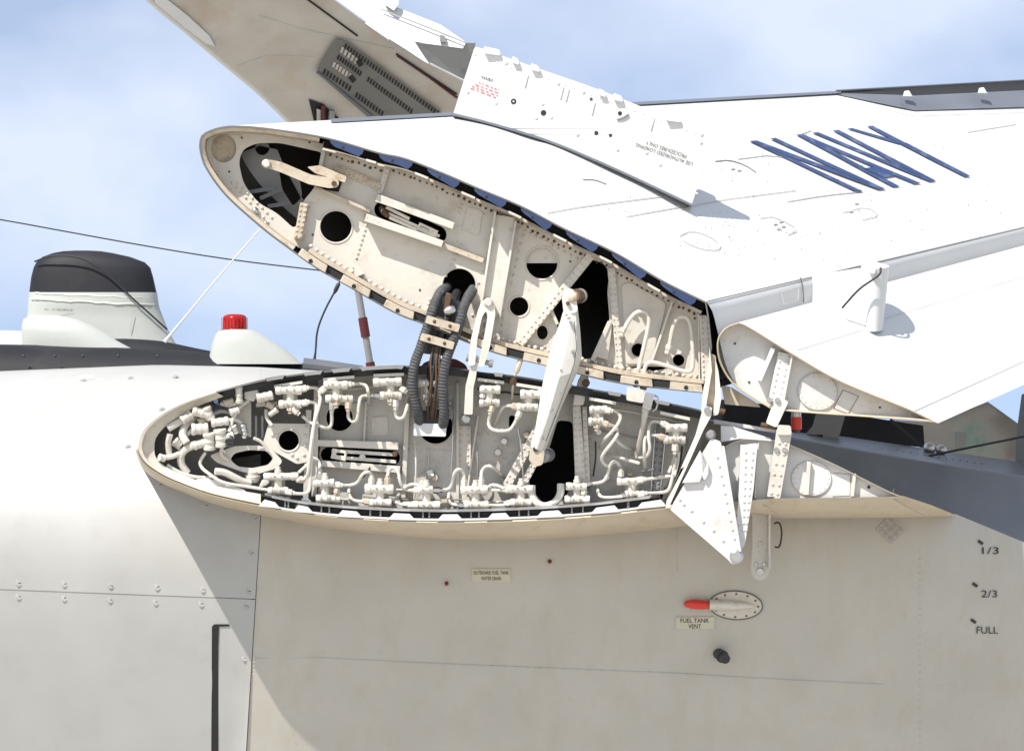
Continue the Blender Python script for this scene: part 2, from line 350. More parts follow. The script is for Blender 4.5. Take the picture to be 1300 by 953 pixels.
# beige nose ring, dark seal channels on top and bottom
def sub(pl, x0, x1): return [p for p in pl if x0 <= p[0] <= x1]
def band(a, b, n): return spline(a, n), spline(b, n)
nose_o = [p for p in reversed(FB) if p[0] <= 331]+[p for p in FT if p[0] <= 273]
nose_i = [p for p in reversed(IB) if p[0] <= 331]+[p for p in IT if p[0] <= 284]
a, b = band(nose_o, nose_i, 70)
B = MB(); B.grid([[(x, y, 2) for x, y in a], [(*lerp(p, q, .12), -3) for p, q in zip(a, b)], [(*lerp(p, q, .3), -2) for p, q in zip(a, b)], [(*lerp(p, q, .42), 6) for p, q in zip(a, b)], [(x, y, 10) for x, y in b], [(x, y, 90) for x, y in b]]); B.build('nose_ring', 'lip_pale', iw, angle=50)
a, b = band([p for p in FT if p[0] >= 273], [p for p in IT if p[0] >= 284], 80)
B = MB(); B.grid([[(x, y, 1) for x, y in a], [(*lerp(p, q, .2), 0) for p, q in zip(a, b)], [(*lerp(p, q, .25), 14) for p, q in zip(a, b)], [(x, y, 16) for x, y in b], [(x, y, 62) for x, y in b]]); B.build('upper_seal_channel', 'black', iw, angle=30)
ta, tb = a, b
a, b = band([p for p in FB if p[0] >= 331], [p for p in IB if p[0] >= 331], 80)
B = MB(); B.grid([[(x, y, 0) for x, y in a], [(*lerp(p, q, .18), -2) for p, q in zip(a, b)], [(*lerp(p, q, .22), 14) for p, q in zip(a, b)], [(*lerp(p, q, .8), 14) for p, q in zip(a, b)], [(*lerp(p, q, .85), 4) for p, q in zip(a, b)], [(x, y, 4) for x, y in b], [(x, y, 62) for x, y in b]]); B.build('lower_seal_channel', 'black', iw, angle=30)
ba, bb = a, b
def xat(pl, x):
    for p, q in zip(pl, pl[1:]):
        if p[0] <= x <= q[0]: return p[1]+(q[1]-p[1])*(x-p[0])/(q[0]-p[0])
    return pl[0][1] if x < pl[0][0] else pl[-1][1]
# white trapezoid teeth on the lower edge, steel inner rail, dividers
for x0, x1 in ((333, 352), (376, 394), (432, 456), (497, 523), (559, 584), (622, 645), (685, 712), (754, 783), (812, 842)):
    y0, y1 = xat(ba, x0), xat(ba, x1)
    MB().prism([(x0-5, y0+1), (x0+3, y0-7.5), (x1-3, y1-7.5), (x1+5, y1+1)], -5, 6).build('tooth', 'white', iw, bevel=0.6)
    for xx in (x0-14, x1+14):
        if 340 < xx < 830: MB().prism([(xx-1, xat(ba, xx)-3), (xx-1, xat(bb, xx)-1), (xx+1, xat(bb, xx)-1), (xx+1, xat(ba, xx)-3)], 5, 14).build('divider', 'greymetal', iw)
xs_ = list(range(345, 835, 10))
B = MB(); B.grid([[(x, xat(bb, x)+1.5, 2) for x in xs_], [(x, xat(bb, x)-1.5, 1) for x in xs_], [(x, xat(bb, x)-2.5, 10) for x in xs_]]); B.build('lower_rail', 'steel', iw)
xs_ = list(range(333, 842, 10))
B = MB(); B.grid([[(x, xat(ba, x)+0.6, -2.5) for x in xs_], [(x, xat(ba, x)-2.0, -2.5) for x in xs_], [(x, xat(ba, x)-2.2, 10) for x in xs_]]); B.build('lower_edge_strip', 'white', iw)
# grey caps along the upper edge
for x0, x1 in ((336, 362), (384, 410), (420, 446), (456, 514), (626, 640), (690, 728), (770, 790), (830, 852)):
    B = MB(); xx = [x0+(x1-x0)*i/6 for i in range(7)]
    B.prism([(x, xat(ta, x)-1.0) for x in xx]+[(x1-4, xat(ta, x1-4)+4.5)]+[(x, xat(ta, x)+3.6) for x in reversed(xx[1:-1])]+[(x0+4, xat(ta, x0+4)+4.5)], -4, 3); B.build('edge_cap', 'greymetal', iw, bevel=0.5)
for x0, x1, yo in ((348, 384, 0), (410, 450, 0), (474, 513, 0), (606, 640, 0), (655, 690, 0), (748, 782, 2), (838, 876, 3)):
    B = MB(); B.prism([(x0, xat(tb, x0)+yo-2), (x1, xat(tb, x1)+yo-2), (x1, xat(tb, x1)+yo+2), (x0, xat(tb, x0)+yo+2)], 4, 20); B.build('coupling_bracket', 'fitting', iw, bevel=0.4)
# the tan rolled lip under the rim
LO = spline([(172, 569), (182, 592), (206, 610), (236, 623), (271, 636), (331, 650), (420, 667), (500, 676), (600, 682), (700, 680), (800, 672), (870, 664), (905, 657), (935, 650)], 90)
LI = spline(FB+[(870, 640), (930, 636)], 90)
B = MB(); B.grid([[(x, y, 1) for x, y in LI], [(*lerp(p, q, .16), -4) for p, q in zip(LI, LO)], [(*lerp(p, q, .4), 0) for p, q in zip(LI, LO)], [(*lerp(p, q, .7), 10) for p, q in zip(LI, LO)], [(*lerp(p, q, .92), 32) for p, q in zip(LI, LO)], [(*q, 70) for q in LO], [(q[0], q[1]+4, S(q[0], q[1]+4)+3) for q in LO]]); B.build('rolled_lip', 'tan', iw, angle=70)
seam([(x, y-7) for x, y in LO[12:]], lambda x, y: 24, iw, 1.0, 'cream_dirty', 'lip_bead')
seam([(352+i*9, xat(LO, 352+i*9)-2.5+random.uniform(-.8, .8)) for i in range(14)], lambda x, y: 44, iw, 1.8, 'seam', 'grime_line')
# underside skin right of the nacelle seam
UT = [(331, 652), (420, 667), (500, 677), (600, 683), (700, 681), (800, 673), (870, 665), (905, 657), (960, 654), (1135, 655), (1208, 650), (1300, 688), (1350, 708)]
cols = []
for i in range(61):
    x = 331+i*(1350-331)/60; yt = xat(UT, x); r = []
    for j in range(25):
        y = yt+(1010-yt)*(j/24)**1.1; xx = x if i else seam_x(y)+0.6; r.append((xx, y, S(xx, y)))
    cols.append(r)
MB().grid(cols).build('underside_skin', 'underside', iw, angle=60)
Su = lambda x, y: S(x, y)-0.2
seam([(400, 834), (520, 840), (640, 845), (760, 850), (860, 854), (957, 860), (1120, 868), (1340, 878)], Su, iw, 1.1, 'seam_light')
seam([(699, 700), (698, 770), (697, 850)], Su, iw, 0.7, 'seam_light'); seam([(862, 672), (861, 712)], Su, iw, 0.6, 'seam_light'); seam([(484, 690), (482, 760), (480, 838)], Su, iw, 0.5, 'seam_light')
seam([(324, 835), (400, 834)], Su, iw, 0.9, 'seam_light')
# rows of flush rivets in the skin
B = MB()
for i in range(16): B.dome(859.5, 672+i*3.4, S(860, 690), 1.0, 0.4, 6)
for i in range(26): B.dome(328-(i*0.25), 730+i*5, S(328, 740), 1.0, 0.35, 6)
for i in range(60):
    x = 345+i*15.5; B.dome(x, 845+(x-400)*0.042-9, S(x, 840)+.2, 1.0, 0.3, 6)
for x0 in (484, 702, 1010, 1165):
    for i in range(30): y = 700+i*9; B.dome(x0-3, y, S(x0, y)+.2, 1.0, 0.35, 6); B.dome(x0+3, y, S(x0, y)+.2, 1.0, 0.35, 6)
B.build('flush_rivets', 'underside', iw, kind='stuff')
seam([(1010, 664), (1009, 760), (1008, 866)], Su, iw, .7, 'seam_light')
# trailing edge tan lip of the stub
B = MB(); tl = [(930, 637), (985, 632), (1060, 631.5), (1135, 630), (1146, 629), (1180, 640), (1210, 652)]; bl = [(935, 650), (990, 655), (1060, 655), (1137, 654.5), (1150, 654), (1182, 653), (1211, 652.5)]
B.grid([[(x, y, 12) for x, y in tl], [(x, y, -3) for x, y in tl], [(*lerp(p, q, .6), 6) for p, q in zip(tl, bl)], [(*q, 60) for q in bl], [(x, y+3, S(x, y)+4) for x, y in bl]]); B.build('trailing_edge_lip', 'tan', iw, angle=60)
seam([(1133, 632), (1150, 642), (1173, 654)], lambda x, y: -1, iw, 1.2); seam([(962, 637), (978, 646), (990, 655)], lambda x, y: 2, iw, 0.8)
# small things on the underside
def placard(x0, y0, x1, y1, lines, parent, hgt, slope=0.0):
    o = MB().prism([(x0, y0), (x1, y0+slope*(x1-x0)), (x1, y1+slope*(x1-x0)), (x0, y1)], lambda x, y: S(x, y)-1.6, lambda x, y: S(x, y)+1).build('placard', 'sticker', parent)
    for t, xa, xb, yb in lines: lettering(t, (xa, yb), (xb-xa, slope*(xb-xa)), (0, -hgt), lambda x, y: S(x, y)-2.2, 'ink', o)
placard(599, 722, 648, 738, [('OUTBOARD FUEL TANK', 601, 646, 729), ('WATER DRAIN', 611, 636, 736.3)], iw, 4.6)
placard(858, 783, 907, 798, [('FUEL TANK', 864, 900, 790), ('VENT', 874, 890, 797.4)], iw, 5.4)
for t, x0, x1, y, bx, by in (('1/3', 1247, 1268, 703, 1245, 688), ('2/3', 1246, 1266, 758, 1238, 742), ('FULL', 1240, 1267, 804, 1236, 788)):
    lettering(t, (x0, y), (x1-x0, 0), (0, -9), lambda x, y: S(x, y)-1.8, 'ink', iw)
    MB().prism(rbox(bx-3, by-2, bx+3, by+2.2, 3.6), lambda x, y: S(x, y)-1.5, lambda x, y: S(x, y)+1).build('level_mark', 'ink', iw)
for x, y in ((567, 740), (698, 712)):
    o = MB().lathe((x, y, S(x, y)+2), (x-0.5, y+1, S(x, y)-7), [(0, 2.8), (0.6, 2.4), (1, 1.4)]).build('drain_plug', 'dark_red', iw)
    MB().lathe((x, y+2, S(x, y)-4), (x, y+3, S(x, y)-9), [(0, 1.6), (1, 1.0)], 8).build('pin', 'red_paint', o)
# fuel tank vent scoop with red plug
B = MB(); B.prism(circ(934, 768, 34, 36, 18, 0.05), lambda x, y: S(x, y)-1.5, lambda x, y: S(x, y)+2)
o = B.build('vent_plate', 'lip_pale', iw); MB().tube([(x, y, S(x, y)-1.6) for x, y in circ(934, 768, 34, 36, 18, 0.05)+[circ(934, 768, 34, 36, 18, 0.05)[0]]], 0.9, 5, 0).build('plate_edge', 'seam', o)
B = MB()
for x, y in circ(934, 768, 28.5, 12, 14.5, 0.05): B.dome(x, y, S(x, y)-1.5, 1.7, 0.7)
B.build('plate_screws', 'seam', o, kind='stuff')
rows = []
for i in range(15):
    t = i/14; x = 901+58*t; h = 7.0*math.sin(math.pi*(0.06+0.94*(1-(1-t)**0.55*0.98)) if False else math.pi/2)*(1-t**2.2)**0.6+0.2; q = 15*(1-t**1.6)**0.8
    rows.append([(x, 767+1.5*t+h*math.cos(g), S(x, 767)-1-q*math.sin(g)) for g in [math.pi*k/10 for k in range(11)]])
MB().grid(rows).build('vent_scoop', 'fitting', o, angle=60)
MB().lathe((868, 766, S(870, 766)-9), (906, 768, S(900, 768)-8), [(0, 1.5), (0.06, 4), (0.3, 6.2), (0.65, 6.0), (0.9, 4.4), (1, 3.6)], 18).build('red_plug', 'red_paint', iw)
MB().lathe((912, 829, S(912, 829)+2), (921, 836, S(912, 829)-28), [(0, 7.5), (0.4, 7.5), (0.45, 8.4), (0.6, 8.4), (0.62, 6.5), (1, 6.5)], 18).build('drain_pipe', 'black', iw)
# diamond vent patch
B = MB(); dm = [(1131, 653), (1151, 671), (1131, 690), (1112, 671)]
B.prism(dm, lambda x, y: S(x, y)-1.2, lambda x, y: S(x, y)+1); o = B.build('diamond_patch', 'underside', iw)
MB().tube([(x, y, S(x, y)-1.0) for x, y in dm+dm[:1]], 0.5, 4, 0).build('patch_edge', 'seam_light', o)
for i in range(3):
    for j in range(3):
        x = 1131+(i-j)*6.0; y = 671.5+(i+j-2)*5.7; MB().tube([(px, py, S(px, py)-1.4) for px, py in circ(x, y, 2.6, 10)+[(x+2.6, y)]], 0.6, 4, 0).build('vent_ring', 'seam_light', o)
# hanging tab under the trailing edge
tab = [(955, 650), (955, 700), (953, 722)]+[(965+11*math.cos(a), 725+11*math.sin(a)) for a in [math.pi-math.pi*i/10 for i in range(11)]]+[(977, 722), (975, 700), (975, 650)]
o = MB().prism(tab, 60, 66).build('hanger_tab', 'cream', iw, bevel=0.6)
MB().prism(rbox(977, 652, 977, 722, 2.5), 48, 62).build('tab_flange', 'cream', o)
for x, y, r in ((965, 725, 5), (965, 690, 2), (960, 716, 2.2), (970, 716, 2.2)): MB().lathe((x, y, 61), (x, y, 57), [(0, r), (0.8, r), (1, r*.8)], 12).build('bolt', 'steel', o)
MB().tube([(983, 664, 70), (990, 662, 66), (993, 676, 66), (990, 695, 68), (984, 694, 74)], 1.2, 6).build('wire_loop', 'black', o)

# ------ fold rib web with its openings
openings = [circ(431, 530, 18), capsule(417, 577, 498, 581, 11), circ(553, 541, 23, 32), roundpoly([(708, 533), (727, 535), (730, 612), (712, 638), (692, 641), (677, 624), (669, 606), (697, 570)], 6), capsule(650, 531, 650, 540, 4)]
web = [p for p in it_ if 402 < p[0] <= 893]+[(880, 560), (862, 590), (838, 628)]+[p for p in reversed(ib) if 402 < p[0] < 838]
MB().prism(web, 58, 64, openings).build('fold_rib_web', 'web_shade', iw, bevel=0.5)
for h in openings[:3]:
    MB().tube([(x, y, 58) for x, y in h+h[:1]], 1.3, 6, 0).build('hole_flange', 'cream', iw)
nb = [p for p in it_ if p[0] <= 404]+[p for p in reversed(ib) if p[0] <= 404]
MB().prism(nb, 112, 118, [circ(320, 583, 30, 20, 16), circ(366, 559, 18)]).build('nose_web', 'greymetal', iw)
# stiffeners and straps on the web
def strap(name, x0, y0, x1, y1, w0, w1, d0, d1, material='cream', riv=0, parent=iw, rr=1.7):
    o = MB().prism(taper(x0, y0, x1, y1, w0, w1), d0, d1).build(name, material, parent, bevel=0.6)
    if riv:
        B = MB(); L_ = math.hypot(x1-x0, y1-y0); n = int(L_/riv); a = math.atan2(y1-y0, x1-x0)
        for i in range(n+1):
            t = (i+.5)/(n+1); wd = (w0+(w1-w0)*t)*.27
            for sgn in ((-1, 1) if max(w0, w1) > 8 else (0,)):
                B.dome(x0+(x1-x0)*t-math.sin(a)*wd*sgn, y0+(y1-y0)*t+math.cos(a)*wd*sgn, d0, rr, 1.4)
        B.build('rivets', material, o, kind='stuff')
    return o
strap('stiffener', 466, 486, 462, 562, 3, 3, 50, 59, riv=0); strap('stiffener', 519, 480, 512, 632, 6, 6, 48, 59)
strap('stiffener', 581, 485, 581, 640, 4, 4, 50, 59); strap('riveted_strap', 590, 540, 588, 640, 16, 18, 54, 59, riv=8.5)
strap('stiffener', 607, 527, 593, 625, 2.5, 2.5, 44, 59); strap('stiffener', 846, 540, 838, 626, 2, 2, 48, 59, 'steel'); strap('stiffener', 832, 545, 826, 626, 2, 2, 48, 59, 'steel')
strap('riveted_strap', 839, 540, 832, 626, 11, 11, 54, 59, 'greymetal', riv=9)
strap('riveted_strap', 685, 540, 640, 622, 11, 11, 36, 44, riv=8); strap('riveted_strap', 695, 556, 657, 628, 9, 9, 42, 50, riv=8)
strap('riveted_strap', 732, 512, 737, 612, 10, 13, 30, 46, riv=8); strap('riveted_strap', 742, 516, 746, 618, 6, 7, 34, 50, riv=8)
o = MB().prism([(727, 514), (729, 500), (734, 482), (738, 475), (746, 475), (748, 484), (744, 500), (741, 514)], 20, 44).build('fork_fitting', 'strut_paint', iw, bevel=1.5)
MB().cyl((744, 486, 14), (744, 486, 50), 5.0).build('pin', 'rust', o)
o = strap('web_beam', 403, 562, 506, 566, 8, 10, 40, 59); strap('web_beam', 408, 588, 508, 596, 8, 9, 40, 59)
o = MB().prism(rbox(421, 572, 503, 577, 4.5), 44, 54).prism(rbox(421, 580, 503, 586, 4.5), 44, 54).prism(rbox(421, 575, 440, 579, 13), 42, 56, [rbox(427, 575.5, 437, 577, 3.4)]).build('sliding_link', 'fitting', iw, bevel=0.5)
MB().cyl((460, 580, 40), (460, 580, 60), 4).build('guide_block', 'fitting', o); MB().cyl((501, 576, 40), (501, 576, 58), 3.5).build('pin', 'rust', o)
strap('riveted_strap', 402, 490, 399, 630, 7, 7, 40, 56, riv=0)
MB().prism(roundpoly([(472, 530), (492, 528), (493, 552), (472, 553)], 5), 56.5, 59).build('doubler_patch', 'cream', iw)
MB().prism(roundpoly([(560, 634), (570, 632), (570, 644), (560, 646)], 2), 30, 50).build('small_bracket', 'cream_dirty', iw)
MB().tube([(543, 569, 57), (545, 588, 56), (540, 606, 54)], 0.9, 6).build('lanyard', 'fitting', iw)
B = MB()
for x0, y0, x1, y1, n in ((470, 566, 515, 568, 7), (520, 570, 578, 572, 12), (571, 490, 571, 530, 7), (585, 515, 604, 517, 4), (605, 555, 600, 630, 9), (613, 550, 640, 555, 5), (628, 560, 650, 605, 7), (640, 560, 660, 590, 5), (750, 550, 750, 630, 10), (760, 510, 822, 520, 10), (466, 500, 466, 556, 8), (525, 480, 523, 530, 7)):
    for i in range(n): t = i/(n-1); B.dome(x0+(x1-x0)*t, y0+(y1-y0)*t, 58, 1.7, 1.1, 6)
B.build('web_rivets', 'cream', iw, kind='stuff')

# ------ hydraulic couplings: upper barrel, stem, lower barrel, nuts
BP = [(0, 3.6), (0, 5.2), (0.05, 6.0), (0.2, 6.0), (0.22, 5.2), (0.45, 5.2), (0.47, 5.7), (0.56, 5.7), (0.58, 5.2), (0.78, 5.2), (0.8, 6.0), (0.95, 6.0), (1, 5.2), (1, 3.6)]
NP = [(0, 2.6), (0, 4.0), (0.15, 4.4), (0.7, 4.4), (0.75, 3.0), (1, 3.0)]
def barrel(x0, x1, y, d, k=1.0, y1=None): return MB().lathe((x0, y, d), (x1, y if y1 is None else y1, d+random.uniform(-2, 2)), [(t, r*k) for t, r in BP], 14)
def coupling(u, l, d=None, nub=0, nuts=()):
    if d is None: d = 5 if u[2] < 560 else 16
    k = random.uniform(.84, 1.1); o = barrel(u[0]+random.uniform(-2, 2), u[1]+random.uniform(-2, 2), u[2], d, k, u[2]+random.uniform(-1.2, 1.2)).build('hydraulic_coupling', 'fitting', iw)
    cx = (max(u[0], l[0])+min(u[1], l[1]))/2
    MB().cyl((cx, u[2]+3, d+4), (cx, l[2]-2, d+4), 5.5).build('stem', 'fitting', o)
    barrel(l[0], l[1], l[2], d+2, 0.95).build('lower_barrel', 'fitting', o)
    MB().cyl((cx, u[2], d+8), (cx, u[2], 60), 5).build('mounting_post', 'cream', o)
    MB().prism(roundpoly([(cx-9, u[2]-3), (cx+9, u[2]-3), (cx+9, l[2]+3), (cx-9, l[2]+3)], 2), 44, 48).build('mounting_plate', 'cream', o, bevel=.5)
    B = MB()
    for sx in (-6.5, 6.5):
        for yy in (u[2], l[2]): B.dome(cx+sx, yy, 44, 1.8, 1.6, 6); B.lathe((cx+sx*.7, yy-.5, d-2), (cx+sx*.7, yy-.5, d-7.2), [(0, 1.6), (1, 1.5)], 6)
    B.build('mounting_bolts', 'steel', o, kind='stuff')
    B = MB()
    for (a, c, yy), kk in ((u, k), (l, .95)):
        for t in (.21, .46, .57, .79): x = a+(c-a)*t; B.lathe((x-.55, yy, d+1), (x+.55, yy, d+1), [(0, 5.75*kk), (1, 5.75*kk)], 12)
    B.build('groove_rings', 'cream_dirty', o, kind='stuff')
    if nub > 0: MB().lathe((cx, u[2]-4, d), (cx, u[2]-13, d), [(0, 4.5), (0.5, 4.5), (0.55, 3.2), (0.95, 3.2), (1, 2.2)], 10).build('bleed_nub', 'fitting', o)
    if nub < 0: MB().lathe((cx, l[2]+4, d), (cx, l[2]+12, d), [(0, 5), (0.5, 5), (0.55, 3.2), (1, 3.0)], 6).build('drain_nut', 'cream_dirty', o)
    for x0, y0, x1, y1 in nuts: MB().lathe((x0, y0, d), (x1, y1, d), NP, 6).build('nut', random.choice(('fitting', 'fitting', 'fitting', 'cream_dirty', 'steel')), o)
    return o
coupling((350, 384, 495), (354, 383, 513), nub=-1, nuts=((382, 494, 392, 492), (383, 512, 393, 510), (371, 518, 380, 526)))
coupling((411, 440, 488), (413, 448, 506), nub=-1, nuts=((438, 488, 450, 487), (421, 511, 421, 524), (442, 510, 442, 522), (413, 492, 405, 499)))
coupling((475, 510, 485), (482, 510, 502), nub=-1, nuts=((483, 502, 473, 502), (502, 507, 502, 520), (508, 492, 516, 498)))
coupling((530, 553, 486), (536, 550, 503), d=12, nub=-1)
coupling((608, 637, 494), (608, 634, 511), nub=0, nuts=((625, 515, 622, 526), (612, 500, 612, 506)))
coupling((659, 690, 500), (655, 683, 517), nub=0, nuts=((656, 516, 648, 515.5), (660, 522, 656, 532)))
coupling((749, 770, 520), (747, 766, 535), nub=-1, nuts=((768, 520.5, 778, 522), (765, 537, 774, 540)))
coupling((846, 874, 543, ), (842, 870, 558), nub=0, nuts=((848, 541, 838, 536), (844, 556, 834, 553), (857, 563, 857, 576)))
coupling((336, 380, 605), (340, 366, 623), nub=1, nuts=((376, 608, 388, 609), (362, 624, 374, 626), (340, 609, 332, 616)))
coupling((398, 424, 613), (401, 432, 633), nub=1, nuts=((406, 609, 406, 596), (423, 615, 435, 616), (428, 620, 426, 628)))
coupling((462, 498, 620), (468, 497, 638), nub=1, nuts=((471, 616, 472, 603), (491.5, 616, 492, 603), (470, 637, 460, 636)))
coupling((532, 551, 622), (523, 559, 641), nub=1, nuts=((533, 622, 523, 622.5), (550, 622, 562, 622), (525, 641, 514, 640.5)))
coupling((583, 619, 622), (588, 620, 641), nub=1, nuts=((589, 618, 589, 606), (610.5, 618, 611, 605), (590, 641, 580, 641)))
coupling((646, 675, 620), (648, 675, 638), nub=1, nuts=((648, 621, 638, 622), (650, 638, 640, 640)))
coupling((719, 746, 617), (717, 749, 634), nub=1, nuts=((744, 615, 752, 613), (742, 622, 740, 630)))
coupling((783, 811, 611), (793, 812, 628), nub=0, nuts=((808, 610, 820, 608), (795, 628, 785, 630), (809, 628, 822, 626), (788, 605, 788, 595)))
tubes = [
 [(391, 492), (402, 492), (406, 498), (407, 510), (398, 538), (395, 580), (394, 618), (390, 627), (372, 626)],
 [(391, 510), (401, 511), (402, 520), (397, 545), (393, 580), (391, 604), (385, 609), (378, 609)],
 [(449, 487), (460, 487), (466, 490), (468, 500), (468, 512)], [(421, 522), (421.6, 538), (417, 544), (408, 542), (400, 535)],
 [(442, 520), (442, 531), (448, 536), (454, 533), (456, 510), (458, 503), (466, 502), (477, 502)],
 [(502, 518), (502, 527), (506, 532), (513, 530), (517, 515), (520, 505)], [(623, 524), (620, 534), (621, 543), (630, 547), (645, 547), (650, 543), (658, 528)],
 [(650, 515), (640, 515), (635, 521), (628, 540)], [(776, 521), (784, 523), (788, 528), (787, 534), (780, 545), (765, 560), (763, 568)],
 [(772, 539), (780, 541), (785, 548), (782, 556), (766, 575), (763, 584), (770, 592), (781, 594)], [(838, 535.5), (828, 534), (824, 540), (823, 556), (826, 570), (820, 582), (800, 580)],
 [(835, 553), (823, 551), (818, 557), (818, 580), (819, 602)], [(857, 574), (855, 586), (849, 600)], [(862, 573), (860, 590), (856, 603)],
 [(406, 598), (406, 587), (402, 582), (396, 582)], [(433, 616), (446, 616), (455, 612), (460, 601), (468, 598), (472, 603), (472, 607)],
 [(492, 606), (493, 598), (499, 592), (506, 598), (508, 614), (514, 622), (526, 622.5)], [(463, 636), (450, 636), (443, 630), (443, 618)],
 [(512, 620), (520, 615), (528, 614), (535, 619)], [(560, 622), (570, 621), (575, 613), (576, 600), (583, 594), (589, 600), (589, 609)],
 [(518, 640.5), (507, 640), (501, 636), (507, 627)], [(611, 607), (611, 598), (617, 591), (625, 592), (640, 606)], [(584, 641), (573, 640), (569, 635), (570, 626)],
 [(618, 622), (640, 622)], [(619, 619), (624, 615), (632, 616), (640, 620)], [(620, 641), (634, 642), (648, 639)], [(750, 614), (766, 612), (772, 603), (774, 590), (781, 584), (788, 592), (789, 603)],
 [(818, 608.5), (836, 606), (858, 603)], [(822, 626), (845, 625), (851, 619), (858.5, 580)], [(790, 630), (768, 632), (760, 629), (758, 616)],
 [(261, 574), (253, 586), (256, 594), (265, 601), (282, 613), (312, 617), (342, 622)], [(812, 588), (797, 584), (785, 580), (770, 576)],
 [(379, 600), (390, 590), (398, 580)], [(330, 618), (336, 613), (344, 607)], [(780, 556), (792, 568), (806, 570)], [(384, 528), (392, 535), (402, 540)]]
for t in tubes:
    d0 = random.uniform(4, 12) if t[0][1] < 560 else random.uniform(13, 21); n = len(t)
    fr = t[-1] in ((763, 568), (800, 580), (770, 576), (806, 570), (468, 512), (819, 602), (640, 606), (628, 540), (520, 505), (781, 594), (789, 603), (758, 616), (443, 618), (570, 626), (507, 627))
    MB().tube([(x, y, (d0+(6*math.sin(i*1.3) if 0 < i < n-1 else 0)) if not (fr and i == n-1) else 58) for i, (x, y) in enumerate(t)], 2.15, 8, 3).build('hydraulic_line', random.choice(('fitting', 'fitting', 'fitting', 'cream')), iw)
    if n > 4:
        q = t[n//2]; q2 = t[n//2+1]; a = lerp(q, q2, .4); c = lerp(q, q2, .58); MB().lathe((*a, d0+5), (*c, d0+5), [(0, 2.9), (1, 2.9)], 10).build('line_clamp', random.choice(('greymetal', 'steel', 'cream_dirty')), iw)
xs_ = [405+i*14 for i in range(33)]
for k, (dy, dd, r) in enumerate(((-9, 34, 1.4), (-14, 40, 1.1), (-26, 46, 1.3))):
    MB().tube([(x, xat(bb, x)+dy+random.uniform(-1.2, 1.2), dd) for x in xs_ if x < 660-k*60 and x > 410+k*40], r, 6, 1).build('thin_line', ('cream', 'greymetal', 'fitting')[k], iw)
for k, (x0, x1, dy, dd, r) in enumerate(((410, 512, 14, 36, 1.3), (412, 470, 32, 44, 1.1), (606, 690, 12, 34, 1.4), (750, 870, 10, 34, 1.3), (755, 820, 40, 46, 1.2))):
    MB().tube([(x0+(x1-x0)*i/9, xat(tb, x0+(x1-x0)*i/9)+dy+random.uniform(-1.2, 1.2), dd) for i in range(10)], r, 6, 1).build('thin_line', ('fitting', 'greymetal', 'black')[k % 3], iw)
for x0, y0, x1, y1, r in ((527, 560, 526, 632, 1.3), (574, 500, 573, 600, 1.2), (604, 560, 606, 610, 1.2), (658, 545, 664, 606, 1.4), (756, 560, 753, 604, 1.2), (790, 600, 830, 596, 1.2), (460, 606, 470, 592, 1.2), (544, 606, 552, 600, 1.5), (866, 566, 858, 606, 1.3), (873, 556, 864, 596, 1.3)):
    MB().tube([(x0, y0, 40), ((x0+x1)/2+2, (y0+y1)/2, 34), (x1, y1, 42)], r, 6, 2).build('thin_line', random.choice(('fitting', 'steel', 'greymetal', 'black')), iw)
for x, y in ((546, 600), (552, 606), (640, 560), (632, 574), (664, 566), (668, 552), (770, 606), (800, 600), (760, 548), (536, 614)):
    o = MB().lathe((x, y, 56), (x, y, 38), [(0, 5), (.4, 5), (.45, 3.6), (.8, 3.6), (.85, 4.4), (1, 4.0)], 6).build('wall_union', random.choice(('steel', 'cream_dirty', 'fitting')), iw)
for t, r in (([(213, 544), (238, 529)], 5), ([(237, 562), (230, 551), (236, 538), (252, 526)], 5), ([(259, 561), (242, 566), (230, 574), (229, 588), (238, 600)], 5), ([(205, 581), (218, 580), (231, 574)], 3.4), ([(216, 551), (213, 562), (215, 576)], 4),
             ([(273, 598), (285, 599), (300, 607), (308, 611), (318, 613)], 4.6), ([(291, 548), (296, 530), (304, 516), (316, 508)], 2.4), ([(268, 533), (262, 524), (256, 522)], 4.4)):
    MB().tube([(x, y, 10+i*4) for i, (x, y) in enumerate(t)], r, 10, 3).build('nose_pipe', 'fitting', iw)
for x0, y0, x1, y1, r in ((230, 534, 243, 526, 6.5), (244, 521, 268, 527, 7), (243, 545, 264, 544, 8), (268, 537, 290, 534, 6), (265, 549, 266, 571, 8), (279, 544, 281, 567, 8.4), (262, 516, 268, 532, 6), (282, 556, 296, 552, 5), (326, 506, 346, 501, 6.5), (303, 490, 304, 512, 5), (246, 566, 260, 562, 6), (202, 580, 209, 582, 5)):
    MB().lathe((x0, y0, 7), (x1, y1, 11), [(t, q/6*r) for t, q in BP], 14).build('nose_fitting', 'fitting', iw)
for t, r in (([(290, 534), (300, 532), (309, 540), (310, 556)], 3), ([(282, 566), (280, 578), (290, 584)], 2.4), ([(246, 545), (236, 552), (226, 562)], 3.2), ([(268, 527), (280, 521), (292, 524)], 3), ([(328, 500), (336, 512), (346, 520), (352, 514)], 2.2), ([(300, 512), (290, 515), (280, 512)], 2.6), ([(322, 556), (332, 560), (340, 572)], 2.2), ([(212, 590), (228, 600), (248, 606), (268, 606)], 2.4), ([(345, 540), (338, 530), (338, 520)], 2.4), ([(218, 562), (226, 566), (232, 575)], 3)):
    MB().tube([(x, y, 16+i*3) for i, (x, y) in enumerate(t)], r, 8, 3).build('nose_pipe', random.choice(('fitting', 'cream', 'greymetal')), iw)
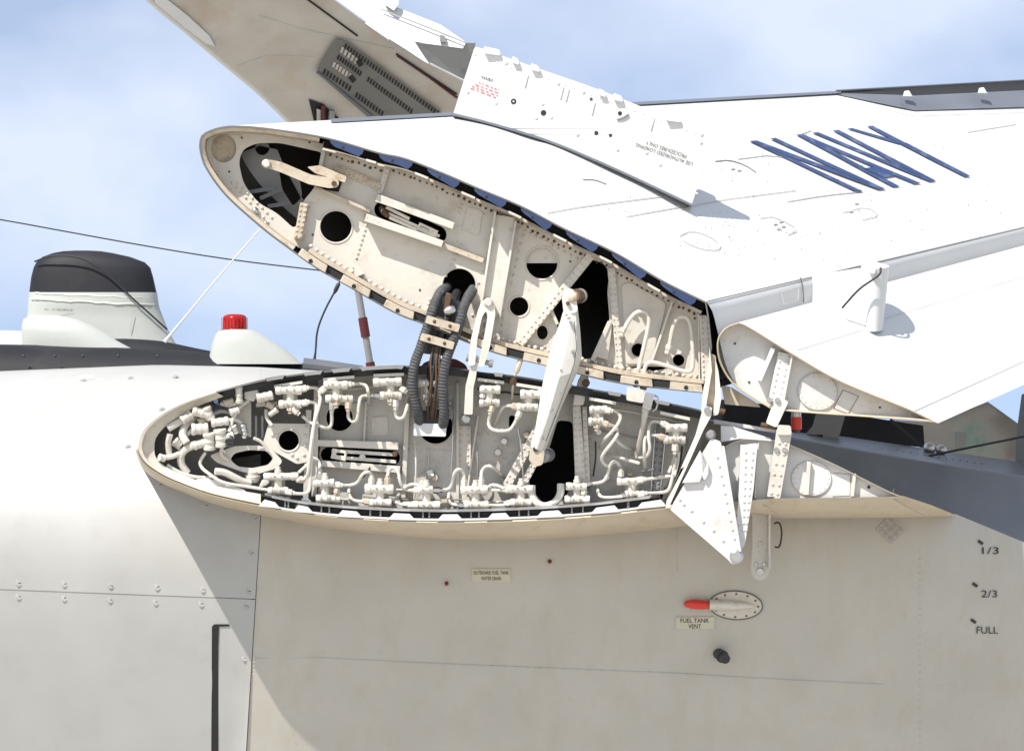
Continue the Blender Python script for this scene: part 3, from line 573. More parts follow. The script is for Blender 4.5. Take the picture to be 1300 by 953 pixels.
for x0, y0, x1, y1, r in ((292, 524, 303, 520, 5), (308, 538, 311, 552, 4.6), (222, 558, 229, 565, 5), (284, 512, 296, 508, 4), (352, 520, 342, 526, 4), (252, 536, 262, 532, 5), (296, 540, 300, 550, 4), (338, 512, 346, 516, 4.4)):
    MB().lathe((x0, y0, 12), (x1, y1, 16), [(t, q/6*r) for t, q in BP], 12).build('nose_fitting', random.choice(('fitting', 'cream_dirty', 'fitting', 'steel')), iw)
for i in range(3): MB().tube([(x, y, 6) for x, y in circ(291, 556+i*4, 4.5, 14, 3)+[(295.5, 556+i*4)]], 1.0, 6, 0).build('black_clamp', 'black', iw)
MB().lathe((274, 509, 30), (274, 509, 14), [(0, 6), (0.5, 6), (0.55, 4.6), (0.9, 4.6), (1, 3)], 14).build('blue_button', 'chrome', iw)
MB().prism([(309, 490), (326, 487), (329, 500), (322, 510), (310, 506)], 16, 34).build('nose_block', 'fitting', iw, bevel=1.5)
MB().prism([(288, 518), (307, 507), (319, 509), (319, 555), (303, 550), (296, 526)], 38, 44).build('nose_gusset', 'cream', iw, bevel=0.8)
for x in (325, 333): MB().prism(rbox(x, 528, x, 556, 2.6), 40, 62).build('nose_rib_clip', 'greymetal', iw)
o = MB().prism(roundpoly([(266, 578), (298, 566), (328, 565), (346, 571), (359, 585), (352, 594), (329, 601), (308, 599), (275, 587)], 4), 26, 34, [roundpoly([(292, 583), (298, 575), (316, 571), (338, 572), (347, 582), (340, 590), (320, 594), (302, 592)], 4)]).build('slotted_plate', 'cream', iw, bevel=0.8)
MB().lathe((321, 597, 30), (321, 610, 34), [(0, 8), (0.35, 8), (0.4, 10), (0.7, 10), (0.75, 8.5), (1, 8.5)], 16).build('boss', 'fitting', o)
o = MB().prism(roundpoly([(341, 537), (393, 538), (391, 586), (377, 589), (333, 565)], 3), 30, 36, [circ(366.5, 559, 14)]).build('holed_plate', 'cream', iw, bevel=0.8)
MB().tube([(x, y, 30) for x, y in circ(366.5, 559, 14)+[(380.5, 559)]], 1.4, 6, 0).build('hole_flange', 'cream', o)
B = MB()
for x, y in ((345, 541), (346, 552), (389, 542), (388, 553), (388, 565), (386, 577), (377, 581), (371, 577)): B.dome(x, y, 30, 2.6, 2)
B.build('plate_bolts', 'cream', o, kind='stuff')
strap('plate_beam', 325, 514, 352, 512, 5, 5, 32, 40); strap('plate_beam', 392, 520, 388, 640, 7, 7, 38, 48, 'fitting')
MB().prism([(388, 628), (398, 640), (380, 645), (374, 643)], 12, 30).build('lower_gusset', 'white', iw, bevel=0.6)
strap('tray', 336, 628, 368, 634, 5, 5, 14, 30, 'greymetal'); strap('tray', 400, 640, 432, 644, 4, 4, 14, 30, 'greymetal')
MB().prism(roundpoly([(248, 608), (262, 606), (312, 622), (310, 632), (290, 630), (262, 622)], 3), 16, 19).build('nose_plate', 'white', iw)
MB().tube([(675, 616, 20), (675, 630, 18), (682, 640, 17), (693, 643, 17), (705, 638, 17), (712, 627, 18), (712, 614, 20)], 5, 10, 2).build('hook_saddle', 'fitting', iw)
MB().prism(roundpoly([(525, 537), (567, 538), (566, 554), (525, 553)], 2), 18, 22).build('connector_plate', 'white', iw, bevel=0.6)
# flexible line with a coupling box
o = MB().prism(roundpoly([(796, 491), (819, 495), (817, 512), (795, 508)], 3), -14, 16).build('coupling_box', 'fitting', iw, bevel=1.5)
MB().prism(roundpoly([(820, 498), (831, 500), (826, 521), (815, 518)], 2), -6, 14).build('clamp', 'steel', o, bevel=0.8)
MB().lathe((820, 518, 4), (818, 530, 8), [(0, 5), (0.4, 5), (0.45, 4.2), (1, 4.2)], 12).build('collar', 'fitting', o)
MB().tube([(818, 528, 8), (817, 540, 14), (812, 562, 30), (806, 588, 50)], 3.6, 10, 3).build('flexible_line', 'cream', o)
MB().tube([(831, 502, 0), (836, 504, -2), (834, 518, -2), (829, 522, 2)], 1.2, 6).build('clip_wire', 'steel', o)
MB().prism([(880, 522), (925, 545), (926, 640), (838, 642), (850, 600)], 70, 78).build('rear_closing_web', 'cream', iw)
# top shelf plates by the trailing edge of the stub
MB().prism([(906, 532), (985, 545), (984, 549), (906, 538)], 30, 160).build('upper_shelf', 'white', iw, bevel=0.5)
MB().prism([(915, 540), (930, 541), (978, 556), (980, 560), (940, 557), (915, 561)], 10, 22).build('shelf_rib', 'white', iw, bevel=0.5)

# ------------------------------------------------------------------ flap section behind the stub wing
fl = thing('inner_flap', 'white tapered flap end with riveted straps, below the long tan edge', 'flap', 1040, 633, 20)
fo = [(915, 575), (925, 565), (942, 558.5), (962, 557), (985, 560), (1010, 568), (1060, 590), (1100, 610), (1135, 627), (1150, 631), (985, 633), (930, 640)]
MB().prism(roundpoly(fo, 3), 20, 26).build('end_rib', 'white_part', fl, bevel=0.5)
sk = spline([(915, 580), (916, 572), (925, 564), (942, 557.5), (962, 556), (985, 559), (1010, 567), (1060, 589), (1100, 609), (1135, 626), (1160, 634), (1210, 653)], 50)
B = MB(); B.grid([[(x, y+1.8, 12) for x, y in sk], [(x, y, 10) for x, y in sk], [(x, y, 120) for x, y in sk]]); B.build('flap_skin', 'cream', fl)
o = MB().prism(circ(1030, 607, 25, 32, 22), 18.4, 21).build('round_cover', 'white_part', fl, bevel=0.3)
MB().prism(rbox(1027, 586, 1024, 628, 5), 12, 19).build('cover_stiffener', 'cream', o, bevel=0.5)
B = MB()
for x, y in circ(1030, 607, 22.3, 18, 19.4): B.dome(x, y, 18.4, 1.1, .7, 6)
B.build('cover_screws', 'cream', o, kind='stuff')
MB().tube([(x, y, 18.2) for x, y in circ(1030, 607, 25, 32, 22)+[(1055, 607)]], 0.45, 4, 0).build('cover_edge', 'seam_light', o)
strap('riveted_strap', 950, 565, 945, 632, 20, 20, 12, 21, 'white_part', riv=9, parent=fl); strap('stiffener', 963, 562, 958, 632, 2, 2, 4, 21, 'cream', parent=fl)
strap('stiffener', 1085, 601, 1082, 630, 4, 4, 12, 21, 'cream', parent=fl); seam([(1058, 600), (1080, 602), (1079, 629), (1057, 630)], lambda x, y: 19.8, fl, 0.8)
MB().lathe((1103, 618, 21), (1103, 618, 18), [(0, 2.2), (1, 2)], 10).build('hole_plug', 'ink', fl)
seam([(1133, 627), (1135, 620)], lambda x, y: 16, fl, 1.2)

# ------------------------------------------------------------------ outer wing, folded over
ow = thing('folded_outer_wing', 'folded white outer wing panel lettered NAVY, its rib end open to view', 'wing', 600, 500, 30)
AP = (2274, 50); AD = 2400.0; D0 = 54.0; KA = (1+AD/DP)/(1+D0/DP)
T = [(252.7, 185), (254, 176), (259, 169), (277, 162), (300, 159.6), (344, 163), (415, 174.6), (480, 193), (514, 200.5), (560, 218), (606, 237.7), (661.7, 261), (715.5, 289), (781, 320), (841.5, 355.7), (897, 383)]
Bt = [(252.7, 185), (254, 195), (261, 214), (286, 248.5), (332, 290), (369, 318), (401.5, 341), (440, 363), (500, 397), (538, 412), (583, 431), (621, 446), (656, 456), (695, 465), (750, 479), (800, 489), (892, 499)]
tt, tb2 = spline(T, 110), spline(Bt, 90)
def cone(p, t, d0=D0):
    if t < 0: return P(p[0], p[1], p[2]*0.0 if len(p) > 2 else 0.0)
    a = P(p[0], p[1], p[2] if len(p) > 2 else d0); return a+(P(*AP, AD)-a)*t
def skin_d(px, py, pl=None):
    pl = pl or tt
    def f(p): return (p[0]-AP[0])*(py-AP[1])-(p[1]-AP[1])*(px-AP[0])
    best = None
    for p, q in zip(pl, pl[1:]):
        a, b = f(p), f(q)
        if a*b <= 0 and a != b:
            s = a/(a-b); x = p[0]+(q[0]-p[0])*s
            best = x
    if best is None: best = pl[-1][0] if abs(f(pl[-1])) < abs(f(pl[4])) else pl[4][0]
    q = max(0, (px-best)/(AP[0]-best)); return D0+(AD-D0)*q/(KA-q*(KA-1))
ts = [-1, 0, .012, .03, .08, .15, .25, .35, .45, .55, .66]
B = MB(); B.grid([[cone(p, t) for p in tt] for t in ts]); B.build('upper_skin', 'white', ow, angle=50)
B = MB(); B.grid([[cone(p, t) for p in tb2] for t in ts]); B.build('lower_skin', 'white', ow, angle=50)
OUT = tt+[(900, 400), (904, 440), (900, 480)]+tb2[::-1][:-1]
# end rib
opn = [circ(284, 188.5, 16, 24, 18),
       roundpoly([(303, 206), (308, 190), (325, 182), (355, 181.5), (411, 194), (409, 212), (399, 239), (384, 256), (375, 292), (351, 270), (328, 258), (309, 233)], 9),
       circ(426.5, 287.7, 21), capsule(486, 266, 556, 298, 11), circ(583, 362, 22, 30), circ(688, 334, 21), circ(659, 389, 13), circ(688.5, 422, 8, 20, 10),
       roundpoly([(749, 329), (766, 334), (774, 346), (771, 370), (774, 408), (752, 455), (738, 456), (722, 440), (706, 412), (702, 388)], 5), circ(810, 444, 9.5, 20), circ(861.5, 457, 8.5, 20)]
webo = inset(OUT, 9)
MB().prism(webo, 42, 48, opn).build('end_rib_web', 'cream', ow, bevel=0.5)
for i in (2, 4, 5, 6, 7, 9, 10): MB().tube([(x, y, 42) for x, y in opn[i]+opn[i][:1]], 1.3, 6, 0).build('hole_flange', 'cream', ow)
# closed box painted dark for the shade inside the holes
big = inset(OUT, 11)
B = MB(); B.grid([[cone(p, t) for p in inset(OUT, 8)] for t in (0.0, .05, .10)], closed=True); B.build('shade_liner', 'interior_shade', ow)
B = MB(); B.v = [cone(p, .10) for p in inset(OUT, 8)]; B.f = [tuple(t) for t in tessellate_polygon([[Vector((p[0], p[1], 0)) for p in inset(OUT, 8)]])]; B.build('shade_liner_cap', 'void', ow)  # near-black end of the added dark box
MB().prism(circ(284, 188.5, 18, 24, 20), 50, 53).build('nose_hole_cover', 'cream_dirty', ow)
MB().prism([(300, 196), (330, 185), (352, 190), (362, 214), (390, 262), (372, 290), (330, 258), (305, 225)], 88, 93, [circ(333, 188, 9), roundpoly([(354, 215), (380, 225), (384, 250), (372, 262), (358, 240)], 5)]).build('nose_former', 'greymetal', ow)
for x0, y0, x1, y1 in ((316, 244, 352, 238), (330, 252, 358, 240), (340, 262, 366, 258)): MB().prism(rbox(x0, y0, x1, y1, 5), 60, 68).build('nose_stringer', 'deck_grey', ow)
# skin edge (thin dark line), flange, and inner walls
ring = lambda a, b, d0, d1: None
n_ = len(OUT); i3, i12, i17 = inset(OUT, 2.2), inset(OUT, 9), inset(OUT, 13)
B = MB(); B.grid([[(x, y, 1) for x, y in OUT], [(x, y, -1.5) for x, y in inset(OUT, .6)], [(x, y, -1.5) for x, y in i3], [(x, y, 44) for x, y in i3]], closed=True); B.build('skin_edge', 'seam', ow)
# bottom flange: stepped beige ledge with bolts
bo = tb2[8:]; ii = inset(tb2[::-1]+tt[::-1], 0)
def off(pl, k):
    r = []
    for i, p in enumerate(pl):
        a, b = pl[max(0, i-1)], pl[min(len(pl)-1, i+1)]; dx, dy = b[0]-a[0], b[1]-a[1]; l = math.hypot(dx, dy); r.append((p[0]+dy/l*k, p[1]-dx/l*k))
    return r
bm_ = [p for p in tb2 if p[0] > 378]
e0, e1, e2, e3 = bm_, off(bm_, 5), off(bm_, 13), off(bm_, 17)
B = MB(); B.grid([[(x, y, 3) for x, y in off(bm_, 2)], [(x, y, 1) for x, y in off(bm_, 3)], [(x, y, 1) for x, y in e1], [(x, y, 20) for x, y in off(bm_, 6)], [(x, y, 24) for x, y in off(bm_, 11)], [(x, y, 6) for x, y in off(bm_, 12)], [(x, y, 6) for x, y in e3], [(x, y, 44) for x, y in off(bm_, 18)]]); B.build('lower_flange', 'cream_dirty', ow, angle=25)
B = MB(); m_ = spline(off(bm_, 19), 62)
for i, (x, y) in enumerate(m_):
    if 535 < x < 605: continue
    B.dome(x, y-1, 36, 3.0, 3.2)
B.build('flange_bolts', 'cream', ow, kind='stuff')
# lower edge pads alternating with black gaps
lp = spline([p for p in tb2 if p[0] > 372], 27)
for i in range(0, 26, 3):
    a, b, c = lp[i], lp[i+1], lp[min(26, i+2)]
    if 520 < b[0] < 600: continue
    q = off([a, b, c], 1.0); r = off([a, b, c], 11)
    MB().prism([q[0], q[1], q[2], lerp(r[2], r[1], .12), r[1], r[0]], -5, 12).build('lower_pad', 'cream_dirty', ow, bevel=1.0)
    MB().lathe((b[0], b[1]-5, -4), (b[0], b[1]-5, -6), [(0, 3.2), (1, 2.4)], 12).build('pad_hole', 'void', ow)
    if i+3 <= 26:
        e = lp[i+3]; q = off([c, e], 2.0); r = off([c, e], 10); MB().prism([q[0], q[1], r[1], r[0]], 0, 12).build('pad_gap', 'void', ow)
# upper chrome latches and black gaps along the skin edge, over a beige flange
tm = [p for p in tt if p[0] > 412]
B = MB(); B.grid([[(x, y, 26) for x, y in off(tm, -3)], [(x, y, 26) for x, y in off(tm, -13)], [(x, y, 6) for x, y in off(tm, -13.5)], [(x, y, 5) for x, y in off(tm, -16.5)], [(x, y, 44) for x, y in off(tm, -17.5)]]); B.build('upper_flange', 'cream_dirty', ow, angle=25)
B = MB(); B.grid([[(x, y, 24) for x, y in off(tm, -2.5)], [(x, y, 22) for x, y in off(tm, -12.5)]]); B.build('upper_gap_backing', 'void', ow)
for x0 in (421, 484, 545, 605, 662, 718, 779, 842):
    pl = [p for p in tt if x0-3 <= p[0] <= x0+45]; pl = spline(pl, 8); t0 = off(pl, -2.6); t1 = off(pl, -11.5)
    B = MB(); B.grid([[(x, y, -2) for x, y in t0], [(lerp(t0[i], t1[i], .5)[0]+3*(1-i/7), lerp(t0[i], t1[i], .5)[1], -7) for i in range(8)], [(t1[i][0]+9*(1-i/7)-4*(i/7), t1[i][1], -13) for i in range(8)]]); o = B.build('latch_plate', 'chrome', ow)
    c = lerp(t0[3], t1[3], .55); MB().lathe((c[0], c[1], -4), (c[0], c[1], -9), [(0, 2.6), (1, 2)], 10).build('latch_hole', 'ink', o)
    pl2 = [p for p in tt if x0+44 <= p[0] <= x0+66]
    if len(pl2) > 2: q = off(pl2, -12.5); r = off(pl2, -15.5); MB().prism(q+r[::-1], -2, 8).build('latch_shelf', 'fitting', ow, bevel=0.4)
B = MB(); m_ = spline(off([p for p in tt if p[0] > 420], -21), 70)
for x, y in m_: B.dome(x+random.uniform(-1, 1), y+random.uniform(-1.5, 1.5), 41.5, random.uniform(1.3, 2.2), 1.5, 6)
B.build('stained_fasteners', 'rust', ow, kind='stuff')
# nose plate edge: beige ring on the nose
no = [p for p in tb2[::-1] if p[0] < 376]+[p for p in tt if p[0] < 412]; no = spline(no, 60); ni = off(no, -7)
B = MB(); B.grid([[(x, y, 2) for x, y in off(no, -1.5)], [(x, y, 0) for x, y in off(no, -2.5)], [(x, y, 4) for x, y in ni], [(x, y, 43) for x, y in off(no, -9)]]); B.build('nose_flange', 'cream_dirty', ow, angle=40)
# webs, straps, rivet rows
def W(*a, **k): k.setdefault('parent', ow); return strap(*a, **k)
W('spar_strap', 386, 258, 378, 303, 10, 10, 30, 43, 'cream_dirty', riv=7); W('spar_strap', 413, 180, 402, 236, 5, 5, 34, 43, 'cream')
W('rib_ledge', 400, 238, 470, 268, 4, 4, 30, 43, 'cream_dirty'); W('rib_ledge', 425, 212, 485, 238, 9, 9, 36, 43, 'cream_dirty', riv=6, rr=1.2); W('rib_ledge', 492, 212, 482, 246, 7, 6, 36, 43, 'cream', riv=7, rr=1.2)
W('slot_cover', 478, 251, 576, 287, 10, 9, 18, 36, 'cream'); W('slot_cover', 464, 276, 562, 310, 10, 9, 18, 38, 'cream')
W('rib_ledge', 562, 311, 614, 331, 6, 6, 32, 43, 'cream_dirty')
MB().prism(rbox(484, 267, 558, 300, 4), 34, 42).prism(rbox(490, 263, 520, 278, 4), 34, 42).prism(rbox(494, 276, 554, 303, 4), 32, 40).prism(rbox(530, 288, 554, 299, 13), 32, 44, [rbox(533, 288, 545, 293.5, 4)]).build('sliding_latch', 'fitting', ow, bevel=0.6)
MB().lathe((484, 264, 44), (492, 274, 30), [(0, 4), (0.6, 5), (1, 3)], 10).build('latch_pivot', 'rust', ow)
W('vertical_stiffener', 641, 274, 621, 402, 26, 28, 30, 43, 'cream', riv=0); W('stiffener_edge', 629, 268, 609, 400, 3, 3, 22, 40, 'cream'); W('stiffener_edge', 655, 280, 634, 404, 3, 3, 22, 40, 'cream')
W('diagonal_strap', 752, 322, 660, 437, 11, 10, 30, 43, 'cream', riv=8, rr=1.4); W('diagonal_strap', 774, 408, 752, 458, 5, 6, 32, 43, 'cream')
W('diagonal_strap', 699, 392, 708, 412, 4, 4, 34, 43, 'cream')
W('stiffener', 854, 382, 828, 458, 3, 3, 30, 43, 'cream'); W('riveted_strap', 776, 340, 788, 478, 10, 8, 36, 43, 'cream', riv=8, rr=1.3); W('end_angle', 894, 400, 897, 488, 12, 12, 26, 43, 'cream', riv=7, rr=1.5); W('stiffener', 887, 398, 888, 486, 2.5, 2.5, 28, 43, 'cream')
W('gusset', 449, 328, 457, 350, 3, 12, 26, 43, 'cream'); W('gusset', 549, 380, 546, 406, 3, 12, 26, 43, 'cream'); W('gusset', 776, 410, 764, 455, 3, 16, 34, 43, 'cream')
MB().prism(circ(688, 334, 20.5)[14:]+[(708.5, 334)], 47, 50).build('half_lid', 'cream', ow)
MB().prism(roundpoly([(789, 362), (800, 358), (846, 385), (828, 462), (795, 462)], 5), 39, 43, [circ(810, 444, 10)]).build('raised_panel', 'cream', ow, bevel=0.8)
MB().prism(roundpoly([(594, 262), (613, 268), (608, 300), (586, 292)], 4), 40.5, 43).build('doubler_patch', 'cream', ow, bevel=0.4)
B = MB()
for x0, y0, x1, y1, n in ((465, 286, 447, 345, 11), (545, 380, 540, 402, 5), (586, 310, 566, 350, 7), (640, 330, 634, 372, 7), (613, 272, 600, 268, 3), (588, 255, 583, 270, 4), (660, 290, 700, 310, 7), (700, 312, 740, 332, 6), (664, 300, 650, 360, 7), (395, 258, 384, 296, 7), (700, 440, 665, 440, 5), (295, 232, 340, 282, 9), (302, 233, 345, 276, 8), (640, 395, 636, 430, 5), (610, 345, 600, 400, 5)):
    for i in range(n): t = i/(n-1); B.dome(x0+(x1-x0)*t, y0+(y1-y0)*t, 42, 2.2, 1.8, 6)
B.build('web_rivets', 'cream', ow, kind='stuff')
for x, y, r in ((324, 268, 5), (337, 283, 3)): MB().dome(x, y, 40, r, 4, 12).build('nose_bolt', 'steel', ow)
B = MB()
for x, y in ((307, 175), (393, 181), (291, 218), (397, 298), (533, 368), (804, 366), (882, 404), (771, 452), (724, 332)): B.lathe((x, y, 43), (x, y, 41.2), [(0, 1.5), (1, 1.4)], 8)
B.build('tool_holes', 'ink', ow, kind='stuff')
# interior link arm in the nose opening
o = MB().prism(roundpoly([(334, 203), (345, 203), (358, 206), (395, 222), (422, 226), (431, 230), (429, 238), (418, 239), (392, 234), (352, 217), (336, 213)], 4), 14, 26).build('latch_arm', 'cream_dirty', ow, bevel=1.5)
MB().lathe((338, 208, 8), (338, 208, 32), [(0, 4), (0.2, 6), (0.8, 6), (1, 4)], 12).build('arm_pin', 'fitting', o); MB().cyl((424, 233, 10), (424, 233, 40), 3.4).build('arm_pin', 'rust', o)
MB().prism(roundpoly([(390, 212), (406, 210), (440, 224), (438, 232), (400, 220)], 2), 18, 42).build('arm_bracket', 'cream_dirty', o, bevel=0.8)
MB().prism([(420, 216), (436, 226), (430, 244), (410, 240)], 40.8, 41.6).build('arm_recess', 'void', ow)
# tubes on the rear of the end rib
for t in ([(791, 421), (797, 409), (806, 397), (818, 394), (825, 402), (822, 422), (807.5, 482)], [(849, 443), (855, 410), (863, 401), (874, 403), (878, 418), (881, 466), (874, 474), (840, 462), (824, 459), (818, 466), (817, 486)]):
    o = MB().tube([(x, y, 24) for x, y in t], 2.8, 10, 3).build('brake_line', 'cream', ow); x, y = t[0]
    MB().lathe((x+1, y-5, 24), (x-2, y+5, 26), [(0, 3), (0, 4.6), (0.5, 4.6), (0.55, 3.6), (1, 3.6)], 6).build('union_nut', 'fitting', o); MB().cyl((x-2, y+4, 26), (x-2, y+6, 44), 3.5).build('wall_fitting', 'fitting', o)
    x, y = t[-1]; MB().lathe((x, y-12, 24), (x, y+8, 16), [(0, 3), (0, 4.6), (0.4, 4.6), (0.45, 5.4), (0.8, 5.4), (1, 4)], 8).build('union_nut', 'cream_dirty', o)
# rear cove wall of the wing, above the flap, and the hinge fairing
cw = spline([(897, 383, 54), (899, 386, 52), (905, 397, 58), (912, 425, 72), (922, 465, 80), (935, 490, 80)], 16)
B = MB(); B.grid([[cone(p, t) for p in cw] for t in ts]); B.build('rear_cove', 'white', ow, angle=50)
sd = lambda k: (lambda x, y: skin_d(x, y)-k)
sdc = lambda x, y: skin_d(x, y, tt+[c[:2] for c in cw[1:]])
seam([(898, 382.5), (1016, 355), (1100, 336), (1300, 289)], sd(3), ow, 1.6)
seam([(1016, 352), (1020, 366), (1020, 384)], lambda x, y: sdc(x, 356)-6, ow, 1.8, it=1)
seam([(992, 372), (1014, 364), (1013, 382), (995, 386), (992, 372)], lambda x, y: sdc(x, y)-3, ow, 0.8, 'seam_light')
d_ = skin_d(1060, 346)
B = MB(); B.prism(roundpoly([(1018, 358), (1028, 350), (1092, 340), (1098, 346), (1098, 395), (1022, 395)], 5), d_-40, d_+40); B.build('hinge_fairing', 'white', ow, bevel=3)
# NAVY
def bar(a, b, w0=12.5, sl=-0.085, w1=None):
    """a painted stroke from top centre a to bottom centre b in picture coordinates of the letter field"""
    w1 = w0*1.15 if w1 is None else w1
    return [(a[0]-w0, a[1]-w0*sl), (a[0]+w0, a[1]+w0*sl), (b[0]+w1, b[1]+w1*sl), (b[0]-w1, b[1]-w1*sl)]
def ZL(p): return (900+p[0]/3.25, 90+p[1]/3.25)
letters = {'letter_N': [bar((179, 289), (624, 499), 12.5), bar((182, 288), (715, 488), 15), bar((263, 277), (715, 488), 12.5)],
           'letter_A': [bar((372, 262), (774, 478), 13), bar((374, 262), (862, 465), 13), [(640, 402), (690, 394), (776, 430), (722, 440)]],
           'letter_V': [bar((438, 254), (922, 455), 13), bar((522, 244), (924, 455), 13)],
           'letter_Y': [bar((580, 237), (796, 300), 12.5), bar((663, 227), (802, 300), 12.5), bar((799, 297), (1068, 435), 15, w1=13)]}
for nm, polys in letters.items():
    B = MB()
    for k, pl in enumerate(polys):
        q = [ZL(p) for p in pl]; rows = []
        for i in range(33):
            a, c = lerp(q[0], q[3], i/32), lerp(q[1], q[2], i/32); rows.append([(*lerp(a, c, u), skin_d(*lerp(a, c, u))-4.6-k*0.6) for u in (0, .5, 1)])
        B.grid(rows)
    B.build('painted_letter', 'navy', ow, flat=True, label='navy blue letter '+nm[-1])
# skin seams, hatches
for pts, wd, mt in (([(1000, 256), (1048, 248), (1090, 244)], 1.0, 'seam_light'), ([(695, 270), (740, 262), (860, 247)], .9, 'seam_light'), ([(865, 266), (900, 256), (1010, 242)], .9, 'seam_light'), ([(908, 205), (925, 203), (945, 209), (960, 219)], 1.0, 'seam'), ([(937, 202), (985, 196), (1020, 210)], 1.0, 'seam_light'),
                    ([(1228, 168), (1290, 158)], .8, 'seam_light'), ([(862, 300), (876, 293), (898, 298), (916, 311), (912, 318), (893, 317), (870, 308), (862, 300)], .9, 'seam_light'), ([(740, 228), (755, 228), (770, 234)], 1.0, 'seam'), ([(795, 275), (862, 263)], 0.9, 'seam_light'), ([(1014, 172), (1030, 166)], .8, 'seam'), ([(965, 277), (985, 275), (1015, 292), (1000, 298)], .8, 'seam_light'), ([(1070, 270), (1100, 262), (1118, 274), (1095, 279)], .8, 'seam_light')):
    seam(pts, sd(2.5), ow, wd*1.4, mt, it=1)
B = MB()
for i in range(90):
    x = random.uniform(760, 1290); y = random.uniform(170, 330)
    if y < 383-(AP[0]-x)*0 and x > 650+(y-230)*1.9+40: B.lathe((x, y, skin_d(x, y)+2), (x, y, skin_d(x, y)-3), [(0, random.uniform(.7, 1.4)), (1, .6)], 6)
for rx in (392, 470, 560, 640, 735, 815, 880):
    ry = xat(tt, rx)
    for i in range(95):
        q = 0.012+i*0.0055; x = rx+(AP[0]-rx)*q; y = ry+(AP[1]-ry)*q
        if x < 1320: c = skin_d(x, y+.01); B.lathe((x, y, c+2), (x, y, c-1.6), [(0, .75), (1, .6)], 5)
B.build('skin_fasteners', 'seam_light', ow, kind='stuff')
for x, y in ((984, 284), (991, 281), (994, 287), (988, 290), (1080, 268), (1087, 258), (930, 214), (938, 216)):
    MB().flat([(x-3, y-1), (x+2, y-2), (x+3.5, y), (x-1.5, y+1.2)], sd(4)).build('hatch_latch', 'seam_light', ow)
# leading edge of the folded panel: blue-grey strip, then the black slat well with its rail and brackets
def edge_y(x): return 148-(x-420)*0.0455
def sil(x): return min(r[1]+(AP[1]-r[1])*(x-r[0])/(AP[0]-r[0]) for r in tt if r[0] < x)
def skc(x, y, k): return skin_d(x, max(y, sil(x)+1.5))-k
xs_ = [420+i*36 for i in range(19)]
MB().grid([[(x, sil(x)-1.6, skc(x, 0, -8)) for x in xs_], [(x, sil(x)-1.0, skc(x, 0, 2)) for x in xs_], [(x, sil(x)+3.0-(x-420)*.002, skc(x, sil(x)+3, 8)) for x in xs_]]).build('leading_edge_strip', 'deck_grey', ow)
xs_ = [1062+i*10 for i in range(30)]
def wl(x): return sil(x)+3+max(0, min(1, (x-1062)/100))*26+max(0, (x-1162))*0.022
MB().grid([[(x, sil(x)+(wl(x)-sil(x))*u, skc(x, sil(x)+(wl(x)-sil(x))*u, 7)) for x in xs_] for u in (.34, .5, .75, 1)]).build('slat_well', 'deck_grey', ow)
MB().grid([[(x, sil(x)+(wl(x)-sil(x))*u, skc(x, sil(x)+(wl(x)-sil(x))*u, 6)) for x in xs_] for u in (-.02, .1, .2, .36)]).build('slat_gap', 'void', ow)
MB().tube([(x, sil(x)-1.5, skc(x, 0, 4)) for x in xs_], 1.8, 8, 0).build('slat_rail', 'deck_grey', ow)
for x, y in ((1152, 118), (1247, 114)): MB().prism([(x-6, y+5), (x-4, y-2), (x+2, y-3), (x+7, y+5)], skin_d(x, 128)-26, skin_d(x, 128)-10).build('slat_bracket', 'white', ow, bevel=1)
seam([(x, wl(x)+7) for x in xs_[6:]], sd(4), ow, 1.0, 'seam_light')

# ------------------------------------------------------------------ flap of the outer wing
of = thing('outer_flap', 'white flap of the folded wing with rounded nose rib and sharp rear edge', 'flap', 1050, 533, 20)
ft2 = spline([(910, 441), (911, 430), (916, 421), (924, 414), (935, 410.5), (946, 412), (999, 444), (1065, 482), (1155, 519), (1191, 537)], 50)
fb2 = spline([(910, 441), (912, 456), (920, 474), (934, 491), (968, 513), (992, 521), (1080, 528), (1157, 533), (1191, 537)], 40)
B = MB(); B.grid([[cone(p, t) for p in ft2] for t in ts]); B.build('flap_upper_skin', 'white', of, angle=50)
B = MB(); B.grid([[cone(p, t) for p in fb2] for t in ts]); B.build('flap_lower_skin', 'white', of, angle=50)
fo = ft2+fb2[::-1][1:-1]
MB().prism(inset(fo, 1.5), 22, 28).build('nose_rib', 'white_part', of)
MB().grid([[(x, y, 0) for x, y in fo], [(x, y, -1) for x, y in inset(fo, .8)], [(x, y, 1) for x, y in inset(fo, 2.4)], [(x, y, 23) for x, y in inset(fo, 3.0)]], closed=True).build('rib_flange', 'tan', of)
o = MB().prism(circ(1038, 497, 25, 32, 23, 0.3), 20, 23).build('round_cover', 'white_part', of, bevel=0.3)
MB().tube([(x, y, 20) for x, y in circ(1038, 497, 25, 32, 23, 0.3)+[circ(1038, 497, 25, 32, 23, 0.3)[0]]], 0.45, 4, 0).build('cover_edge', 'seam_light', o)
B = MB()
for x, y in circ(1038, 497, 22, 18, 20, 0.3): B.dome(x, y, 20, 1.1, .7, 6)
B.build('cover_screws', 'cream', o, kind='stuff')
seam([(1070, 495), (1090, 503), (1077, 525), (1058, 518), (1070, 495)], lambda x, y: 21.4, of, .8)
MB().prism(taper(982, 441, 964, 484, 6, 5), 6, 23).build('stiffener', 'white', of, bevel=1)
strap('riveted_strap', 997, 448, 984, 510, 18, 18, 12, 23, 'white_part', riv=9, parent=of); strap('stiffener', 1006, 450, 993, 520, 2.5, 2.5, 4, 23, 'cream', parent=of)
for x, y in ((951, 485), (1117, 517), (933, 436)): MB().lathe((x, y, 23), (x, y, 21), [(0, 1.6), (1, 1.5)], 8).build('tool_hole', 'ink', of)
seam([(1153, 521), (1156, 532)], lambda x, y: 2, of, 1.6)
